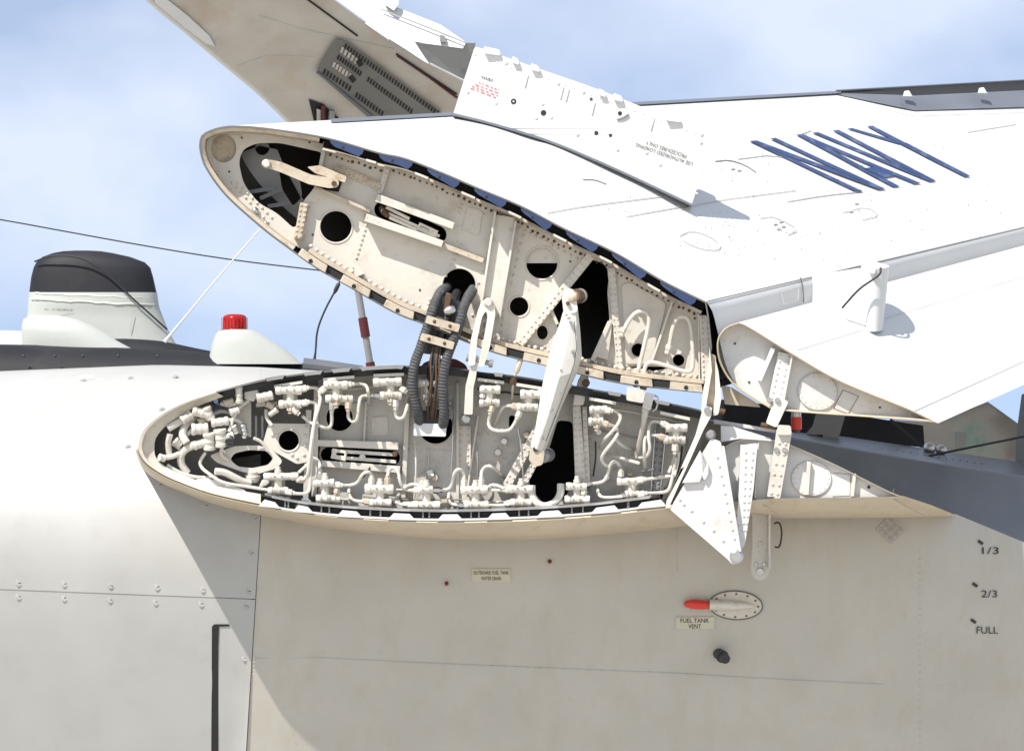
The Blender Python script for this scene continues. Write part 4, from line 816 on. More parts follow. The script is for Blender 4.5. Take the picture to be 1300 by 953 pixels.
fd = lambda k: (lambda x, y: skin_d(x, y, ft2)-k)
seam([(1012, 444), (1110, 414)], fd(2), of, .7, 'seam_light'); seam([(1160, 522), (1300, 458)], fd(3), of, 1.0, 'seam_light'); seam([(1120, 405), (1300, 350)], fd(3), of, .7, 'seam_light')
# hinge horn standing on the flap
d_ = skin_d(1110, 412, ft2)
rows = []
for i in range(9):
    t = i/8; y = 338+80*t; cx = 1111-2*t; hw = 18-6*t; dep = 30-6*t
    rows.append([(cx+hw*math.cos(g), y+3*math.sin(g), d_-dep*math.sin(g)*0.9) for g in [2*math.pi*k/20 for k in range(20)]])
top = [[(1111+(18*s)*math.cos(g), 338-6*(1-s)+3*math.sin(g)*s, d_-27*s*math.sin(g)) for g in [2*math.pi*k/20 for k in range(20)]] for s in (0.02, .6, .9)]
B = MB().grid(top+rows, closed=True); hn = B.build('hinge_horn', 'white', of, angle=50)
MB().lathe((1108, 344, d_-24), (1108, 344, d_-34), [(0, 5), (0.7, 5), (1, 3.6)], 14).build('pivot_bolt', 'white', hn)
MB().tube([(1118, 340, d_-26), (1118, 348, d_-34), (1105, 357, d_-38), (1090, 367, d_-36), (1069, 391, d_-30)], 1.5, 8, 2).build('bonding_cable', 'ink', hn)

# ------------------------------------------------------------------ access door standing open on the folded panel
ad = thing('access_door', 'white access door standing upright on the folded wing, stencils upside down', 'panel', 720, 230, 210)
base = spline([(575, 146), (620, 157), (690, 178), (750, 202), (810, 229), (878, 261)], 40)
topl = spline([(603, 59), (640, 72), (700, 93), (760, 114), (830, 142), (870, 157), (907, 172)], 30)
_bd = [(x, skin_d(x, y)) for x, y in base]; _s = (_bd[-1][1]-_bd[0][1])/(_bd[-1][0]-_bd[0][0]); _o = min(d-(_bd[0][1]+_s*(x-_bd[0][0])) for x, d in _bd)
def ddoor(x, y): return _bd[0][1]+_s*(x-_bd[0][0])+_o-3
door = base+topl[::-1]
MB().prism(roundpoly(door, 4), lambda x, y: ddoor(x, y)-4, lambda x, y: ddoor(x, y)+4).build('door_skin', 'white', ad, bevel=0.8)
B = MB(); B.grid([[(x, y+dy, ddoor(x, y)+dd) for x, y in base] for dy, dd in ((-2.5, -3), (-2.5, -6), (0.5, -6.5))]+[[(x, y+1.5, ddoor(x, y)-3) for x, y in base], [(x, y+1.5, skin_d(x, y+1.5)+3) for x, y in base]]); B.build('hinge_strip', 'deck_grey', ad)
B = MB()
for p in [(604+i*9, 70+i*3.2) for i in range(8)]+[(696+i*11, 100+i*4.1) for i in range(18)]+[(904-i*2.4, 180+i*8.2) for i in range(9)]: B.dome(p[0], p[1], ddoor(*p)-4, 1.5, .8, 6)
for p in ((594, 117), (630, 131), (643, 80), (687, 96), (709, 106), (741, 117), (689, 132), (681, 150), (700, 149), (733, 171), (784, 190), (821, 194), (838, 209), (891, 171), (890, 181)): B.dome(p[0], p[1], ddoor(*p)-4, 2.8, 1.8, 8)
B.build('door_rivets', 'white', ad, kind='stuff')
for x, y, r in ((652, 129, 3.8), (690, 143.5, 3.8), (757, 169, 2.8), (775, 172, 2.2), (787, 144, 2.8)):
    o = MB().lathe((x, y, ddoor(x, y)), (x, y, ddoor(x, y)-4.8), [(0, r), (1, r)], 16).build('socket', 'ink', ad)
    if x == 652: MB().lathe((x, y, ddoor(x, y)-4), (x, y, ddoor(x, y)-5.6), [(0, 1.6), (1, 1.2)], 10).build('socket_pin', 'fitting', o)
MB().lathe((750.5, 126, ddoor(750, 126)), (750.5, 126, ddoor(750, 126)-5), [(0, 2.8), (1, 2)], 12).build('rusty_fastener', 'rust', ad)
for x, y, l in ((625, 63, 22), (655, 75, 10), (680, 84, 12), (765, 116, 10), (785, 122, 13), (855, 148, 20)):
    MB().prism(roundpoly([(x-l/2, y-4), (x+l/2-2, y), (x+l/2, y+8), (x-l/2, y+5)], 3), ddoor(x, y)-10, ddoor(x, y)+8).build('latch_lug', 'white', ad, bevel=1.2)
MB().tube([(783, 152, ddoor(783, 152)-5), (791, 150, ddoor(790, 150)-6), (798, 145, ddoor(798, 145)-6)], 1.5, 6).build('door_stay', 'greymetal', ad)
for x, y in ((670, 95), (715, 110), (722, 113), (755, 130), (830, 150)): MB().prism(rbox(x, y, x-4, y+15, 1.6), ddoor(x, y)-5.5, ddoor(x, y)).build('door_rib', 'white', ad)
dl = lambda x, y: ddoor(x, y)-5
lettering('USE AUTHORIZED LOADING', (880, 206.5), (-72, -25), (-1.6, 4.6), dl, 'ink', ad); lettering('PROCEDURES ONLY', (872, 196.5), (-51, -18), (-1.6, 4.6), dl, 'ink', ad)
# faded red and black stencil lines (unreadable in the photograph): broken dashes
for k, (xa, ya, xb, yb, mt) in enumerate(((611, 97, 627, 102, 'ink'), (612, 99, 626, 104, 'ink'), (608, 105, 634, 115, 'red_ink'), (603, 107.5, 633, 118.5, 'red_ink'), (599, 109.5, 632, 122, 'red_ink'), (597, 112, 631, 125, 'red_ink'))):
    B = MB(); x = 0.0
    while x < 1:
        l = random.uniform(0.08, 0.2); p = lerp((xa, ya), (xb, yb), x); q = lerp((xa, ya), (xb, yb), min(1, x+l)); B.flat(rbox(*p, *q, 1.1), dl); x += l+0.07
    B.build('stencil_line', mt, ad, flat=True)

# ------------------------------------------------------------------ fold machinery between the wings
st = thing('fold_strut', 'thick white faceted strut joining the two wing halves, rusty at both ends', 'strut', 683, 590, 0)
lft = [(715, 395), (712, 405), (699, 441), (689, 486), (680, 541), (673, 568)]; rgt = [(734, 393), (737, 420), (739, 452), (734, 470), (713, 516), (691, 574)]
rows = []
for (x0, y0), (x1, y1) in zip(lft, rgt):
    wd = (x1-x0); q = [(0, 0.0), (.12, -.32), (.45, -.5), (.82, -.36), (1, 0), (.85, .36), (.15, .36)]
    rows.append([(x0+wd*u, y0+(y1-y0)*u, -6+wd*z) for u, z in q])
MB().grid([[lerp(rows[0][0], rows[0][4], .5)]*7]+rows+[[lerp(rows[-1][0], rows[-1][4], .5)]*7], closed=True).build('strut_body', 'strut_paint', st, bevel=1.2, angle=12)
MB().prism(roundpoly([(713, 376), (718, 367), (727, 366), (731, 374), (734, 396), (716, 400)], 5), -16, 4).build('upper_fork', 'strut_paint', st, bevel=2)
MB().lathe((726, 377, -20), (740, 375, 30), [(0, 3), (.03, 6), (.5, 7), (.9, 7), (1, 5)], 16).build('upper_bearing', 'cream_dirty', st)
for t in (.22, .45, .7): a = lerp((726, 377, -20), (740, 375, 30), t); c = lerp((726, 377, -20), (740, 375, 30), t+.1); MB().lathe(a, c, [(0, 7.5), (.1, 9.5), (.9, 9.5), (1, 7.5)], 16).build('bearing_ring', 'rust' if t < .6 else 'greymetal', st)
for x, y in ((722, 404), (727, 446), (712, 470), (700, 520), (688, 556)): MB().lathe((x, y, -20), (x, y, -28), [(0, 2.4), (.7, 2.4), (1, 1.6)], 8).build('strut_bolt', 'steel', st)
MB().tube([(729, 408, -18), (733, 450, -24), (716, 500, -21), (693, 560, -14)], .6, 6, 1).build('dark_edge_line', 'seam', st)  # thin dark line along the length of the strut
MB().lathe((721, 385, -20), (721, 385, -12), [(0, 2.6), (1, 3)], 10).build('lock_bolt', 'rust', st)
MB().prism(roundpoly([(674, 566), (692, 572), (689, 590), (680, 592), (671, 584)], 4), -12, 6).build('lower_fork', 'cream_dirty', st, bevel=2)
MB().lathe((688, 579, -8), (697, 577, 34), [(0, 5), (.1, 9), (.9, 9), (1, 5)], 16).build('lower_bearing', 'greymetal', st); MB().lathe((680, 570, -14), (680, 570, -10), [(0, 3.4), (1, 3.4)], 10).build('lock_bolt', 'ink', st)
hl = thing('hinge_link', 'white two-armed hinge link with slim lower arm beside the black hoses', 'link', 592, 535, 10)
arch = [(594, 464), (598, 430), (606, 396), (611, 383), (619, 378), (627, 384), (629, 398), (622, 440), (614, 466), (607, 465), (614, 430), (619, 402), (617, 394), (612, 402), (606, 430), (603, 464)]
MB().prism(roundpoly(arch, 4), -10, 2).build('fork_arms', 'strut_paint', hl, bevel=1.6)
MB().lathe((620, 384, -14), (620, 384, 30), [(0, 4), (.06, 6), (1, 6)], 14).build('top_pin', 'fitting', hl); MB().lathe((592, 454, -4), (626, 462, -4), [(0, 4.4), (.12, 4.4), (.14, 3.2), (.84, 3.2), (.86, 5), (1, 5)], 12).build('cross_bolt', 'greymetal', hl)
MB().prism(roundpoly([(600, 452), (608, 451), (604, 480), (601, 492), (600, 526), (589, 526), (591, 490), (596, 470)], 2), -6, 8).build('lower_arm', 'cream', hl, bevel=1.2)
MB().lathe((592, 532, -4), (592, 532, 60), [(0, 4.5), (.04, 6), (1, 6)], 14).build('pivot_pin', 'greymetal', hl)
for y in (400, 412, 424): MB().lathe((617-(y-400)*.1, y, 20), (617-(y-400)*.1, y, 8), [(0, 4), (1, 3.5)], 10).build('bearing_ball', 'greymetal', hl)
tk = thing('tension_rod', 'thin rusty turnbuckle rod hanging between the two wing halves', 'rod', 651, 505, 5)
MB().tube([(664, 448, 4), (659, 465, 2), (652, 480, 2), (651, 490, 6), (650, 506, 20)], 1.6, 8, 1).build('rod', 'cream_dirty', tk)
MB().lathe((662, 454, 3), (655, 474, 2), [(0, 2), (.15, 3.4), (.85, 3.4), (1, 2)], 8).build('turnbuckle', 'cream_dirty', tk); MB().lathe((653, 478, 4), (650, 488, 8), [(0, 4), (.5, 5.5), (1, 4)], 8).build('eye_end', 'rust', tk)
hb = thing('hose_bundle', 'two ribbed black hoses with clamps and brown wires running between the wings', 'hoses', 545, 540, 10)
MB().tube([(567, 364, 60), (560, 370, 20), (552, 384, 2), (545, 408, -4), (535, 438, -6), (525, 464, -6), (523, 491, -2), (530, 519, 6), (534, 540, 26)], 6.8, 12, 3, ridge=120).build('hose', 'hose', hb)
MB().tube([(602, 366, 60), (596, 374, 20), (588, 390, 2), (583, 413, -4), (571, 443, -6), (563, 469, -6), (562, 496, -2), (565, 530, 8), (560, 545, 30)], 6.8, 12, 3, ridge=120).build('hose', 'hose', hb)
MB().tube([(580, 372, 50), (574, 386, 16), (566, 412, 8), (555, 440, 6), (548, 470, 10), (546, 500, 16), (548, 540, 40)], 6.0, 10, 3).build('inner_hose', 'black', hb)
MB().prism(roundpoly([(552, 374), (590, 384), (566, 452), (530, 448)], 4), 8, 14).build('backing_strap', 'black', hb)
for x0, y0, x1, y1 in ((541, 405, 583, 417), (534, 427, 576, 439)):
    o = MB().prism(roundpoly(rbox(x0, y0, x1, y1, 10), 2), -14, -10).build('clamp_plate', 'cream_dirty', hb, bevel=0.6)
    for t in (.25, .72): MB().dome(x0+(x1-x0)*t, y0+(y1-y0)*t, -14, 2.4, 1.6).build('clamp_bolt', 'rust', o)
MB().lathe((564, 396, -4), (578, 392, -4), [(0, 4), (.3, 6), (.8, 6), (1, 4)], 12).build('connector', 'steel', hb); MB().prism(rbox(570, 372, 566, 396, 7), 0, 8).build('bracket', 'rust', hb, bevel=.8)
for i in range(6):
    x = 549+i*1.9; MB().tube([(x+1, 440, -4), (x-1+random.uniform(-2, 2), 460, -8), (x+random.uniform(-3, 3), 485, -6), (x-4+random.uniform(-2, 2), 510, 4), (x-6, 535, 26)], 1.3, 6, 2).build('wire', ('wire_brown', 'black', 'rust')[i % 3], hb)
MB().prism(roundpoly([(528, 520), (562, 522), (562, 538), (528, 537)], 3), 22, 40).build('plug_body', 'black', hb, bevel=1)
# hinge straps, push rod, folding bracket plate by the trailing edge
hs = thing('hinge_strap', 'pair of pale hinge straps hanging from the folded wing beside the flap nose', 'hinge', 902, 525, 0)
MB().prism(roundpoly([(901, 440), (904, 470), (897, 512), (890, 524), (892, 500), (899, 462)], 2), -8, -2).build('strap', 'strut_paint', hs, bevel=0.8); MB().prism(roundpoly([(908, 455), (912, 470), (916, 505), (912, 526), (905, 528), (908, 500)], 2), -8, 0).build('strap', 'strut_paint', hs, bevel=.8)
MB().prism(roundpoly([(902, 448), (909, 452), (908, 520), (897, 515)], 2), 0, 14).build('centre_web', 'cream_dirty', hs, bevel=.6); MB().cyl((900, 517, -4), (920, 523, -4), 4).build('hinge_pin', 'rust', hs)
pr = thing('push_rod', 'long slim white push rod slanting down across the rear of the stub', 'rod', 846, 645, -10)
MB().prism(roundpoly([(893, 516), (904, 517), (903, 528), (893, 546), (850, 642), (845, 646), (846, 636), (883, 552)], 2), -16, -9).build('rod_blade', 'strut_paint', pr, bevel=1.5); MB().cyl((898, 521, -18), (898, 521, 6), 4.5).build('pivot', 'greymetal', pr)
bp = thing('folding_bracket', 'white riveted triangular bracket plate pointing down over the tan wing edge', 'bracket', 934, 718, -10)
MB().prism(roundpoly([(903, 556), (915, 560), (922, 600), (942, 702), (938, 714), (930, 717), (924, 710), (850, 646), (862, 626), (885, 586)], 3), -14, -8).build('bracket_plate', 'white_part', bp, bevel=.8)
MB().prism(roundpoly([(941, 565), (962, 562), (957, 620), (946, 690), (940, 700), (932, 690), (937, 640)], 3), -8, 0).build('second_arm', 'white_part', bp, bevel=.8)
MB().prism([(866, 613), (889, 571), (892, 606)]+[(892+8*math.cos(a), 596+14*math.sin(a)) for a in (1.3, .9, .4, -.2, -.7)]+[(888, 612)], -20, -14).build('cover_flap', 'white_part', bp, bevel=.5)
MB().prism(taper(918, 566, 940, 700, 3, 3), -22, -8).build('plate_flange', 'white_part', bp, bevel=.6)
MB().lathe((935, 706, -22), (935, 706, 2), [(0, 6), (.1, 9), (1, 9)], 16).build('pivot_boss', 'steel', bp)
B = MB()
for i in range(10): B.dome(911+i*2.35, 580+i*11.5, -14, 2.0, 1.4)
for x, y in ((868, 640), (878, 648), (893, 662), (906, 673), (918, 686), (863, 634)): B.dome(x, y, -14, 2.2, 1.5)
for i in range(12): B.dome(947-i*.3, 574+i*9, -8, 1.8, 1.2); B.dome(956-i*.8, 574+i*9, -8, 1.8, 1.2)
B.build('bracket_rivets', 'white_part', bp, kind='stuff'); MB().lathe((902, 552, -16), (902, 552, 10), [(0, 4), (.2, 7), (1, 7)], 12).build('pivot_bolt', 'greymetal', bp)
for (nm, lab, x0, y0, x1, y1, wt, ycap) in (('flap_hinge', 'white riveted hinge strap reaching down from the upper flap rib', 993, 506, 979, 540, 18, 0), ('flap_hinge', 'cream capped riveted hinge strap bolted to the lower flap rib', 996, 545, 982, 632, 20, 1)):
    o = thing(nm, lab, 'hinge', x1, y1, 0)
    MB().prism(roundpoly(taper(x0, y0, x1, y1, wt, wt-3), 3), -2, 14).build('strap', 'cream' if ycap else 'strut_paint', o, bevel=1.2)
    if ycap:
        MB().prism(roundpoly([(987, 539), (1004, 540), (1005, 552), (987, 552)], 3), -8, 16).build('hinge_cap', 'cream', o, bevel=2); B = MB()
        for t in (.2, .35, .5, .65, .8, .93): B.dome(x0+(x1-x0)*t-4, y0+(y1-y0)*t, -2, 2.2, 1.5); B.dome(x0+(x1-x0)*t+4, y0+(y1-y0)*t+1, -2, 2.2, 1.5)
        B.build('strap_rivets', 'cream', o, kind='stuff')
        for x in (986, 996): MB().lathe((x, 571, 0), (x, 571, -4), [(0, 4), (1, 3.4)], 12).build('bolt', 'steel', o)
    else:
        for x in (977, 987): MB().lathe((x, 508, 4), (x, 508, -5), [(0, 3.8), (.8, 3.8), (1, 3)], 12).build('bolt', 'steel', o)
        MB().cyl((966, 539, 4), (984, 542, 4), 3.4).build('hinge_pin', 'rust', o)
rl = thing('rear_lug', 'cream sheet bracket with rust spots tucked under the rounded flap nose', 'bracket', 930, 516, 20)
MB().prism(roundpoly([(916, 489), (928, 491), (962, 512), (966, 517), (920, 513)], 2), 22, 60).build('lug_plate', 'cream_dirty', rl, bevel=.8)
rb = thing('red_bottle', 'small red cylinder with steel cap under the upper flap', 'bottle', 1011, 546, 60)
MB().cyl((1011, 529, 60), (1011, 545, 60), 7, seg=20).build('bottle_body', 'red_paint', rb); MB().cyl((1011, 520, 60), (1011, 529, 60), 6.2, seg=20).build('bottle_cap', 'steel', rb); MB().cyl((1011, 545, 60), (1011, 549, 60), 5, seg=16).build('bottle_foot', 'rust', rb)

# ------------------------------------------------------------------ the aircraft's other folded wing, far behind
fw = thing('far_folded_wing', 'other folded wing rising at top left, its grey-tan underside in shade', 'wing', 420, 165, 1700)
fdw = lambda x, y: 1700+1.2*(y-75)+0.3*(x-400)
poly = [(160, -30), (192, 2), (234, 36), (292, 85), (332, 118), (372, 158), (480, 190), (586, 140), (590, 104), (540, 78), (495, 51), (424, 0), (385, -30)]
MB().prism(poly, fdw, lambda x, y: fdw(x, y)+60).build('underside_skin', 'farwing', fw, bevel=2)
le_ = [(160, -30), (192, 2), (234, 36), (292, 85), (332, 118), (372, 158)]
MB().tube([(x+2, y-1, fdw(x, y)+26) for x, y in le_], 9, 12, 1).build('leading_edge', 'white', fw)
MB().prism([(200, -10), (238, 20), (266, 46), (273, 59), (262, 56), (234, 35), (196, 3)], lambda x, y: fdw(x, y)-6, lambda x, y: fdw(x, y)+4).build('leading_edge_highlight', 'white', fw)  # white strip painting the bright highlight along the leading edge
seam([(385, -6), (391, 0), (454, 46)], lambda x, y: fdw(x, y)-2, fw, 3.2, 'void', 'aileron_gap'); seam([(505, 71), (545, 98), (580, 124)], lambda x, y: fdw(x, y)-1, fw, 5, 'dark_red', 'red_gap'); seam([(503, 69), (580, 120)], lambda x, y: fdw(x, y)-3, fw, 3, 'void', 'aileron_gap')
seam([(330, 20), (380, 36), (455, 52), (500, 62)], lambda x, y: fdw(x, y)-.5, fw, 1, 'seam_light'); seam([(300, 84), (340, 70), (400, 72)], lambda x, y: fdw(x, y)-.5, fw, 1, 'seam_light')
# perforated panel
gp = [(426, 50), (438, 52), (560, 143), (556, 156), (480, 160), (402, 93), (406, 82)]
pg = MB().prism(gp, lambda x, y: fdw(x, y)-10, lambda x, y: fdw(x, y)+2).build('perforated_flap', 'perforated', fw, bevel=.8)
def slots(x0, y0, x1, y1, n, wd, ln, name, material):
    B = MB(); a = math.radians(112)
    for i in range(n):
        t = (i+.5)/n; x = x0+(x1-x0)*t; y = y0+(y1-y0)*t
        B.prism(rbox(x-ln/2*math.cos(a), y-ln/2*math.sin(a), x+ln/2*math.cos(a), y+ln/2*math.sin(a), wd), lambda x, y: fdw(x, y)-12, lambda x, y: fdw(x, y)-4)
    B.build(name, material, pg, kind='stuff')
slots(437, 58, 557, 145, 34, 2.2, 6, 'slot_row', 'void'); slots(428, 72, 459, 95, 10, 2.2, 6, 'slot_row', 'void'); slots(466, 100, 524, 143, 17, 2.2, 6, 'slot_row', 'void'); slots(410, 90, 446, 114, 9, 2.4, 6.5, 'slot_row', 'void'); slots(451, 120, 487, 146, 10, 2.4, 6.5, 'slot_row', 'void')
slots(432, 62, 454, 79, 5, 3.2, 7.5, 'pale_window_row', 'farwing'); slots(422, 81, 446, 98, 6, 3.2, 7, 'pale_window_row', 'farwing')
MB().prism(rbox(454, 77, 459, 84, 6), lambda x, y: fdw(x, y)-14, lambda x, y: fdw(x, y)-4).build('end_block', 'void', pg); MB().prism(rbox(444, 97, 450, 104, 6), lambda x, y: fdw(x, y)-14, lambda x, y: fdw(x, y)-4).build('end_block', 'void', pg)
MB().tube([(403, 92, fdw(403, 92)-12), (472, 148, fdw(472, 148)-12)], 2.4, 6, 0).build('flap_edge', 'deck_grey', pg)
MB().prism([(392, 126), (410, 132), (430, 150), (428, 160), (400, 160)], lambda x, y: fdw(x, y)-3, lambda x, y: fdw(x, y)+4).build('gear_opening', 'void', fw); MB().tube([(410, 134, fdw(410, 134)-8), (411, 158, fdw(411, 150)-8)], 4, 8, 0).build('red_pipe', 'dark_red', fw); MB().prism([(402, 138), (407, 140), (407, 160), (402, 160)], lambda x, y: fdw(x, y)-10, lambda x, y: fdw(x, y)-4).build('opening_post', 'farwing', fw); MB().lathe((421, 140, fdw(421, 140)-10), (421, 160, fdw(421, 150)-10), [(0, 5), (1, 7)], 10).build('opening_drum', 'greymetal', fw)
# trailing edge pieces in the sun
ff = lambda x, y: 1640-0.9*(y-50)
MB().prism([(424, -2), (405, -30), (505, -30), (500, 8), (560, 32), (592, 54), (588, 62), (527, 54), (545, 82), (538, 78), (495, 50)], ff, lambda x, y: ff(x, y)+14).build('trailing_flap', 'white', fw, bevel=1)
MB().prism([(484, -30), (510, -30), (506, 6), (500, 14), (488, 6)], lambda x, y: ff(x, y)-20, lambda x, y: ff(x, y)-4).build('hinge_horn', 'white', fw, bevel=1)
MB().prism([(523, 53), (604, 55), (598, 80), (588, 103), (545, 80)], lambda x, y: ff(x, y)-6+1.6*(y-50)*0.9, lambda x, y: ff(x, y)+10+1.6*(y-50)*0.9).build('grey_tab', 'greymetal', fw)  # plain grey tab beside the white trailing flap
MB().prism([(559, 44), (565, 46), (567, 54), (558, 53)], lambda x, y: ff(x, y)-12, lambda x, y: ff(x, y)-4).build('tab_cutout', 'seam', fw)
for a in (((464, 30), (494, 51)), ((546, 81), (590, 103))): MB().tube([(*a[0], ff(*a[0])-24), (*a[1], ff(*a[1])-24)], 2.0, 8, 0).build('hinge_rod', 'steel', fw)
B = MB(); B.tube([(484, 12, ff(484, 12)-10), (540, 34, ff(540, 34)-10), (592, 55, ff(592, 55)-10)], 1.4, 6, 0).build('flap_rim', 'steel', fw)

# ------------------------------------------------------------------ fuselage spine with its aerials, beacon, poles
fu = thing('fuselage_spine', 'low dark painted fuselage top running behind the white nacelle', 'fuselage', 200, 480, 560)
def ridge(top, depth, drop, d):
    rows = []
    for k in range(9):
        g = math.pi*(k/8)*0.62; rows.append([(x, y+drop*(1-math.cos(g)), d+depth-depth*math.sin(g)) for x, y in top])
    return rows
MB().grid(ridge(spline([(-60, 437), (0, 437), (90, 439), (190, 443), (290, 449), (360, 457), (400, 464), (460, 476)], 40), 60, 60, 520)).build('dark_spine', 'dark_paint', fu, angle=60)
MB().grid(ridge(spline([(140, 430), (165, 430), (205, 433), (250, 442), (290, 450)], 20), 30, 30, 600)).build('dark_hump', 'dark_paint', fu, angle=60)
MB().grid(ridge(spline([(-60, 418), (0, 419), (40, 421), (110, 428), (160, 436)], 20), 40, 40, 640)).build('white_deck', 'antenna_grey', fu, angle=60)
B = MB()
for x in (30, 70, 105, 150, 200): B.dome(x, 452, 520, 2.4, 1.2)
B.build('spine_fasteners', 'black', fu, kind='stuff')
MB().tube([(385, 462, 480), (420, 466, 480), (460, 472, 480)], 9, 10, 1).build('spine_end_shade', 'deck_grey', fu)  # dark tube standing in for the shadow where the spine meets the stub
def fin(rows_def, thick, d, name, material, parent, pw=2.0):
    """a streamlined fairing: each row is (y, x_left, x_right, thickness factor)"""
    rows = []
    for y, a, b, k in rows_def:
        c = (a+b)/2; h = (b-a)/2
        rows.append([(c+h*math.copysign(abs(math.cos(g))**(2/pw), math.cos(g)), y, d-thick*k*math.copysign(abs(math.sin(g))**(2/pw), math.sin(g))) for g in [2*math.pi*i/28 for i in range(28)]])
    return MB().grid(rows, closed=True).build(name, material, parent, angle=60)
af = thing('antenna_fairing', 'large blade antenna fairing with black rounded cap on grey base', 'antenna', 120, 440, 680)
cap = [(318, 96, 112, .05), (318.8, 80, 128, .3), (321, 68, 142, .5), (326, 54, 165, .68), (333, 46, 184, .8), (340, 42.5, 191, .86), (352, 39.5, 194.5, .92), (372, 37, 199, .98)]
fin(cap, 38, 680, 'black_cap', 'dark_paint', af, 2.3)
fin([(371, 36.5, 199.5, 1.0), (378, 36, 200.5, 1.02), (388, 35, 202, 1.03), (392, 35, 203, 1.0), (405, 34, 208, 1.03), (420, 33, 214, 1.06), (434, 32, 222, 1.1), (450, 30, 230, 1.2)], 38, 680, 'grey_base', 'antenna_grey', af, 2.3)
MB().tube([(38+i*8.2, 372+i*.35+random.uniform(-.7, .7)+abs(math.sin(i))*6*0, 680-38*(1-abs((38+i*8.2-118)/81)**2.3)**(1/2.3)*.99 if i < 20 else 680) for i in range(20)], 1.6, 6, 0).build('sealant_bead', 'sealant', af)
MB().tube([(40+i*8.2, 380+i*.4+random.uniform(-1, 1), 680-39*(max(0, 1-abs((40+i*8.2-118)/83)**2.3))**(1/2.3)) for i in range(20)], 1.5, 6, 0).build('sealant_bead', 'sealant', af)
B = MB().tube([(44, 332, 662), (62, 325, 646), (88, 324, 640), (112, 331, 640), (140, 350, 641), (165, 376, 642), (190, 398, 648), (212, 418, 662)], 1.3, 8, 2); B.build('cable_on_fairing', 'ink', af)
lettering('AS - 2138/ARN-8', (56, 394), (36, 1), (0, -2.6), 640.0, 'ink', af)
seam([(167, 393), (166, 424)], lambda x, y: 641, af, .8, 'seam_light')
ab = thing('antenna_blister', 'smooth pale teardrop blister in front of the black-capped fairing', 'blister', 80, 442, 610)
fin([(400, 44, 70, .12), (401.5, 36, 82, .4), (405, 30, 98, .7), (412, 27.5, 115, .9), (421, 27, 132, 1), (432, 28, 148, 1), (444, 28, 170, 1)], 30, 600, 'blister_shell', 'antenna_grey', ab, 2.0)
wa = thing('white_whip_aerial', 'thin white whip aerial slanting up from the dark spine', 'aerial', 209, 436, 590)
MB().tube([(209, 434, 590), (222, 418, 590), (275, 354, 590), (330, 291, 590)], lambda t: 3.2-1.8*min(1, t*2.2)-.4*t, 8, 2).build('whip', 'white', wa)
be = thing('red_beacon', 'red glass beacon lamp on a pale rounded pedestal', 'beacon', 315, 455, 560)
fin([(418, 281, 319, .8), (419, 279, 322, .9), (424, 274, 332, 1), (436, 269, 350, 1.1), (446, 267, 366, 1.15), (462, 264, 384, 1.2)], 26, 560, 'pedestal', 'antenna_grey', be, 2.0)
MB().lathe((298, 418.5, 560), (298, 398.5, 560), [(0, 18.5), (.08, 18.5), (.1, 17.5), (.75, 17.2), (.9, 15), (.98, 10), (1, 4)], 24).build('lens', 'beacon_glass', be, angle=50); MB().lathe((298, 421, 560), (298, 417.5, 560), [(0, 21), (.7, 21), (1, 19)], 24).build('lens_ring', 'steel', be); MB().lathe((298, 418, 560), (298, 404, 560), [(0, 6), (.6, 6), (1, 3)], 12).build('bulb', 'steel', be)
for i in range(9): x = 281.5+i*4.1; MB().tube([(x, 416, 560-math.sqrt(max(0, 18.2**2-(x-298)**2))), (x, 403, 560-math.sqrt(max(0, 17.6**2-(x-298)**2)))], .5, 4, 0).build('lens_rib', 'beacon_glass', be)
bw = thing('black_whip_aerial', 'thin bent black whip aerial right of the red beacon', 'aerial', 398, 462, 540)
MB().tube([(398, 463, 540), (401, 445, 540), (402, 420, 540), (412, 394, 540), (424, 372, 540)], lambda t: 3.6-2.2*min(1, t*4), 8, 2).build('whip', 'ink', bw); MB().lathe((424, 373, 540), (431, 358, 540), [(0, 1.4), (.3, 3), (.8, 3), (1, 1)], 10).build('whip_tip', 'ink', bw); MB().lathe((397, 465, 540), (398, 457, 540), [(0, 6.5), (.5, 4), (1, 3)], 10).build('whip_base', 'ink', bw)
sp = thing('banded_pole', 'grey pole with dark red bands standing behind the folded wing', 'pole', 470, 490, 900)
pl = ((449, 335), (473, 480))
MB().cyl((*pl[0], 900), (*pl[1], 900), 5.2, seg=14).build('pole_tube', 'greymetal', sp)
for t0, t1 in ((.47, .64), (.86, 1.0)): MB().cyl((*lerp(*pl, t0), 900), (*lerp(*pl, t1), 900), 7.0, seg=14).build('red_band', 'dark_red', sp)
cb = thing('wire_aerial', 'thin dark green wire stretched across the sky at left', 'wire', 200, 312, 700)
MB().tube([(-80, 266, 700), (0, 278.5, 700), (100, 297, 700), (200, 315, 700), (300, 331, 700), (430, 346, 700)], 1.0, 6, 2).build('wire_strand', 'ink', cb)
rd = thing('red_cover', 'dark red padded cover behind the black hoses', 'cover', 563, 480, 300)
MB().prism(roundpoly([(532, 476), (536, 461), (552, 455), (578, 455), (592, 463), (596, 476)], 5), 240, 290).build('padded_cover', 'dark_red', rd, bevel=4)

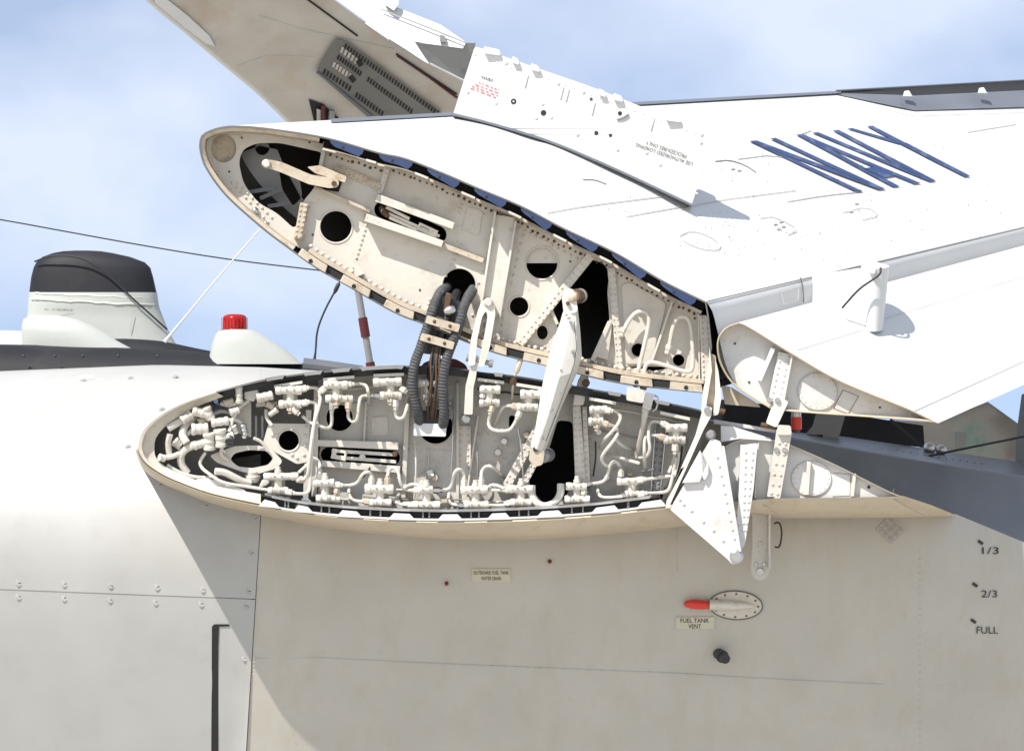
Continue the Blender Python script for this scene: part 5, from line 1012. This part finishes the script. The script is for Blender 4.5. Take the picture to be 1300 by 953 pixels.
# ------------------------------------------------------------------ right-hand background: dark rear deck, canopy and posts
rk = thing('rear_deck', 'dark grey fuselage deck and sloping side behind the flap tips', 'fuselage', 1180, 690, 500)
top = spline([(900, 533), (985, 549), (1010, 556), (1120, 576), (1210, 591), (1300, 605), (1360, 615)], 30)
B = MB(); B.grid([[(x, y-1, 420) for x, y in top], [(x, y, 404) for x, y in top], [(x, y+3, 398) for x, y in top], [(x, y+90, 360) for x, y in top], [(x, y+150, 340) for x, y in top]]); B.build('deck_side', 'deck_side', rk, angle=40)
bk = spline([(900, 533), (985, 546), (1063, 553), (1120, 561), (1210, 574), (1300, 587), (1360, 596)], 30)
B = MB(); B.grid([[(x, y-1, 420) for x, y in top], [(x, y, 620) for x, y in bk], [(x, y+30, 640) for x, y in bk]]); B.build('deck_top', 'deck_grey', rk, angle=40)
MB().prism([(900, 505), (1062, 523), (1172, 540), (1174, 568), (1060, 556), (900, 540)], 700, 720).build('rear_wall', 'dark_paint', rk)
MB().prism(roundpoly([(1036, 524), (1074, 523), (1066, 552), (1063, 558), (1022, 552), (1032, 540)], 3), 560, 575).build('deck_fin', 'greymetal', rk, bevel=2)
MB().prism(rbox(1130, 532, 1170, 566, 4), 640, 650).build('dark_brace', 'black', rk); MB().tube([(1168, 581, 500), (1230, 568, 500), (1330, 548, 500)], 1.6, 8, 1).build('deck_rod', 'ink', rk)
for x, y, r in ((1180, 566, 9), (1195, 568, 8)): MB().dome(x, y+3, 560, r, 6, 14).build('silver_dome', 'steel', rk)
B = MB()
for i in range(20): B.dome(1075+i*9, 563+i*1.35, 500, 1.4, .8, 6)
B.build('deck_rivets', 'deck_grey', rk, kind='stuff')
cn = thing('canopy_glass', 'tinted cockpit canopy pane with painted greenish reflections at right edge', 'canopy', 1230, 585, 800)
MB().prism([(1130, 532), (1189, 536), (1254, 511), (1294, 540), (1292, 590), (1172, 572)], lambda x, y: 800-(x-1200)*.5, lambda x, y: 806-(x-1200)*.5).build('pane', 'canopy', cn, bevel=1)
MB().prism(rbox(1219, 548, 1219, 572, 14), 760, 770).build('inner_frame', 'greymetal', cn)
MB().tube([(1189, 536, 800), (1254, 511, 770), (1294, 540, 750)], 1.4, 6, 0).build('pane_edge', 'greymetal', cn)
rp_ = thing('dark_post', 'dark grey upright post at the right picture edge', 'post', 1298, 590, 700)
MB().prism([(1297, 500), (1320, 498), (1322, 592), (1288, 592), (1291, 545)], 690, 712).build('post_body', 'deck_grey', rp_, bevel=2)

# rounded display of authored pose ends here
for o in bpy.data.objects:
    if 'wl' in o: del o['wl']
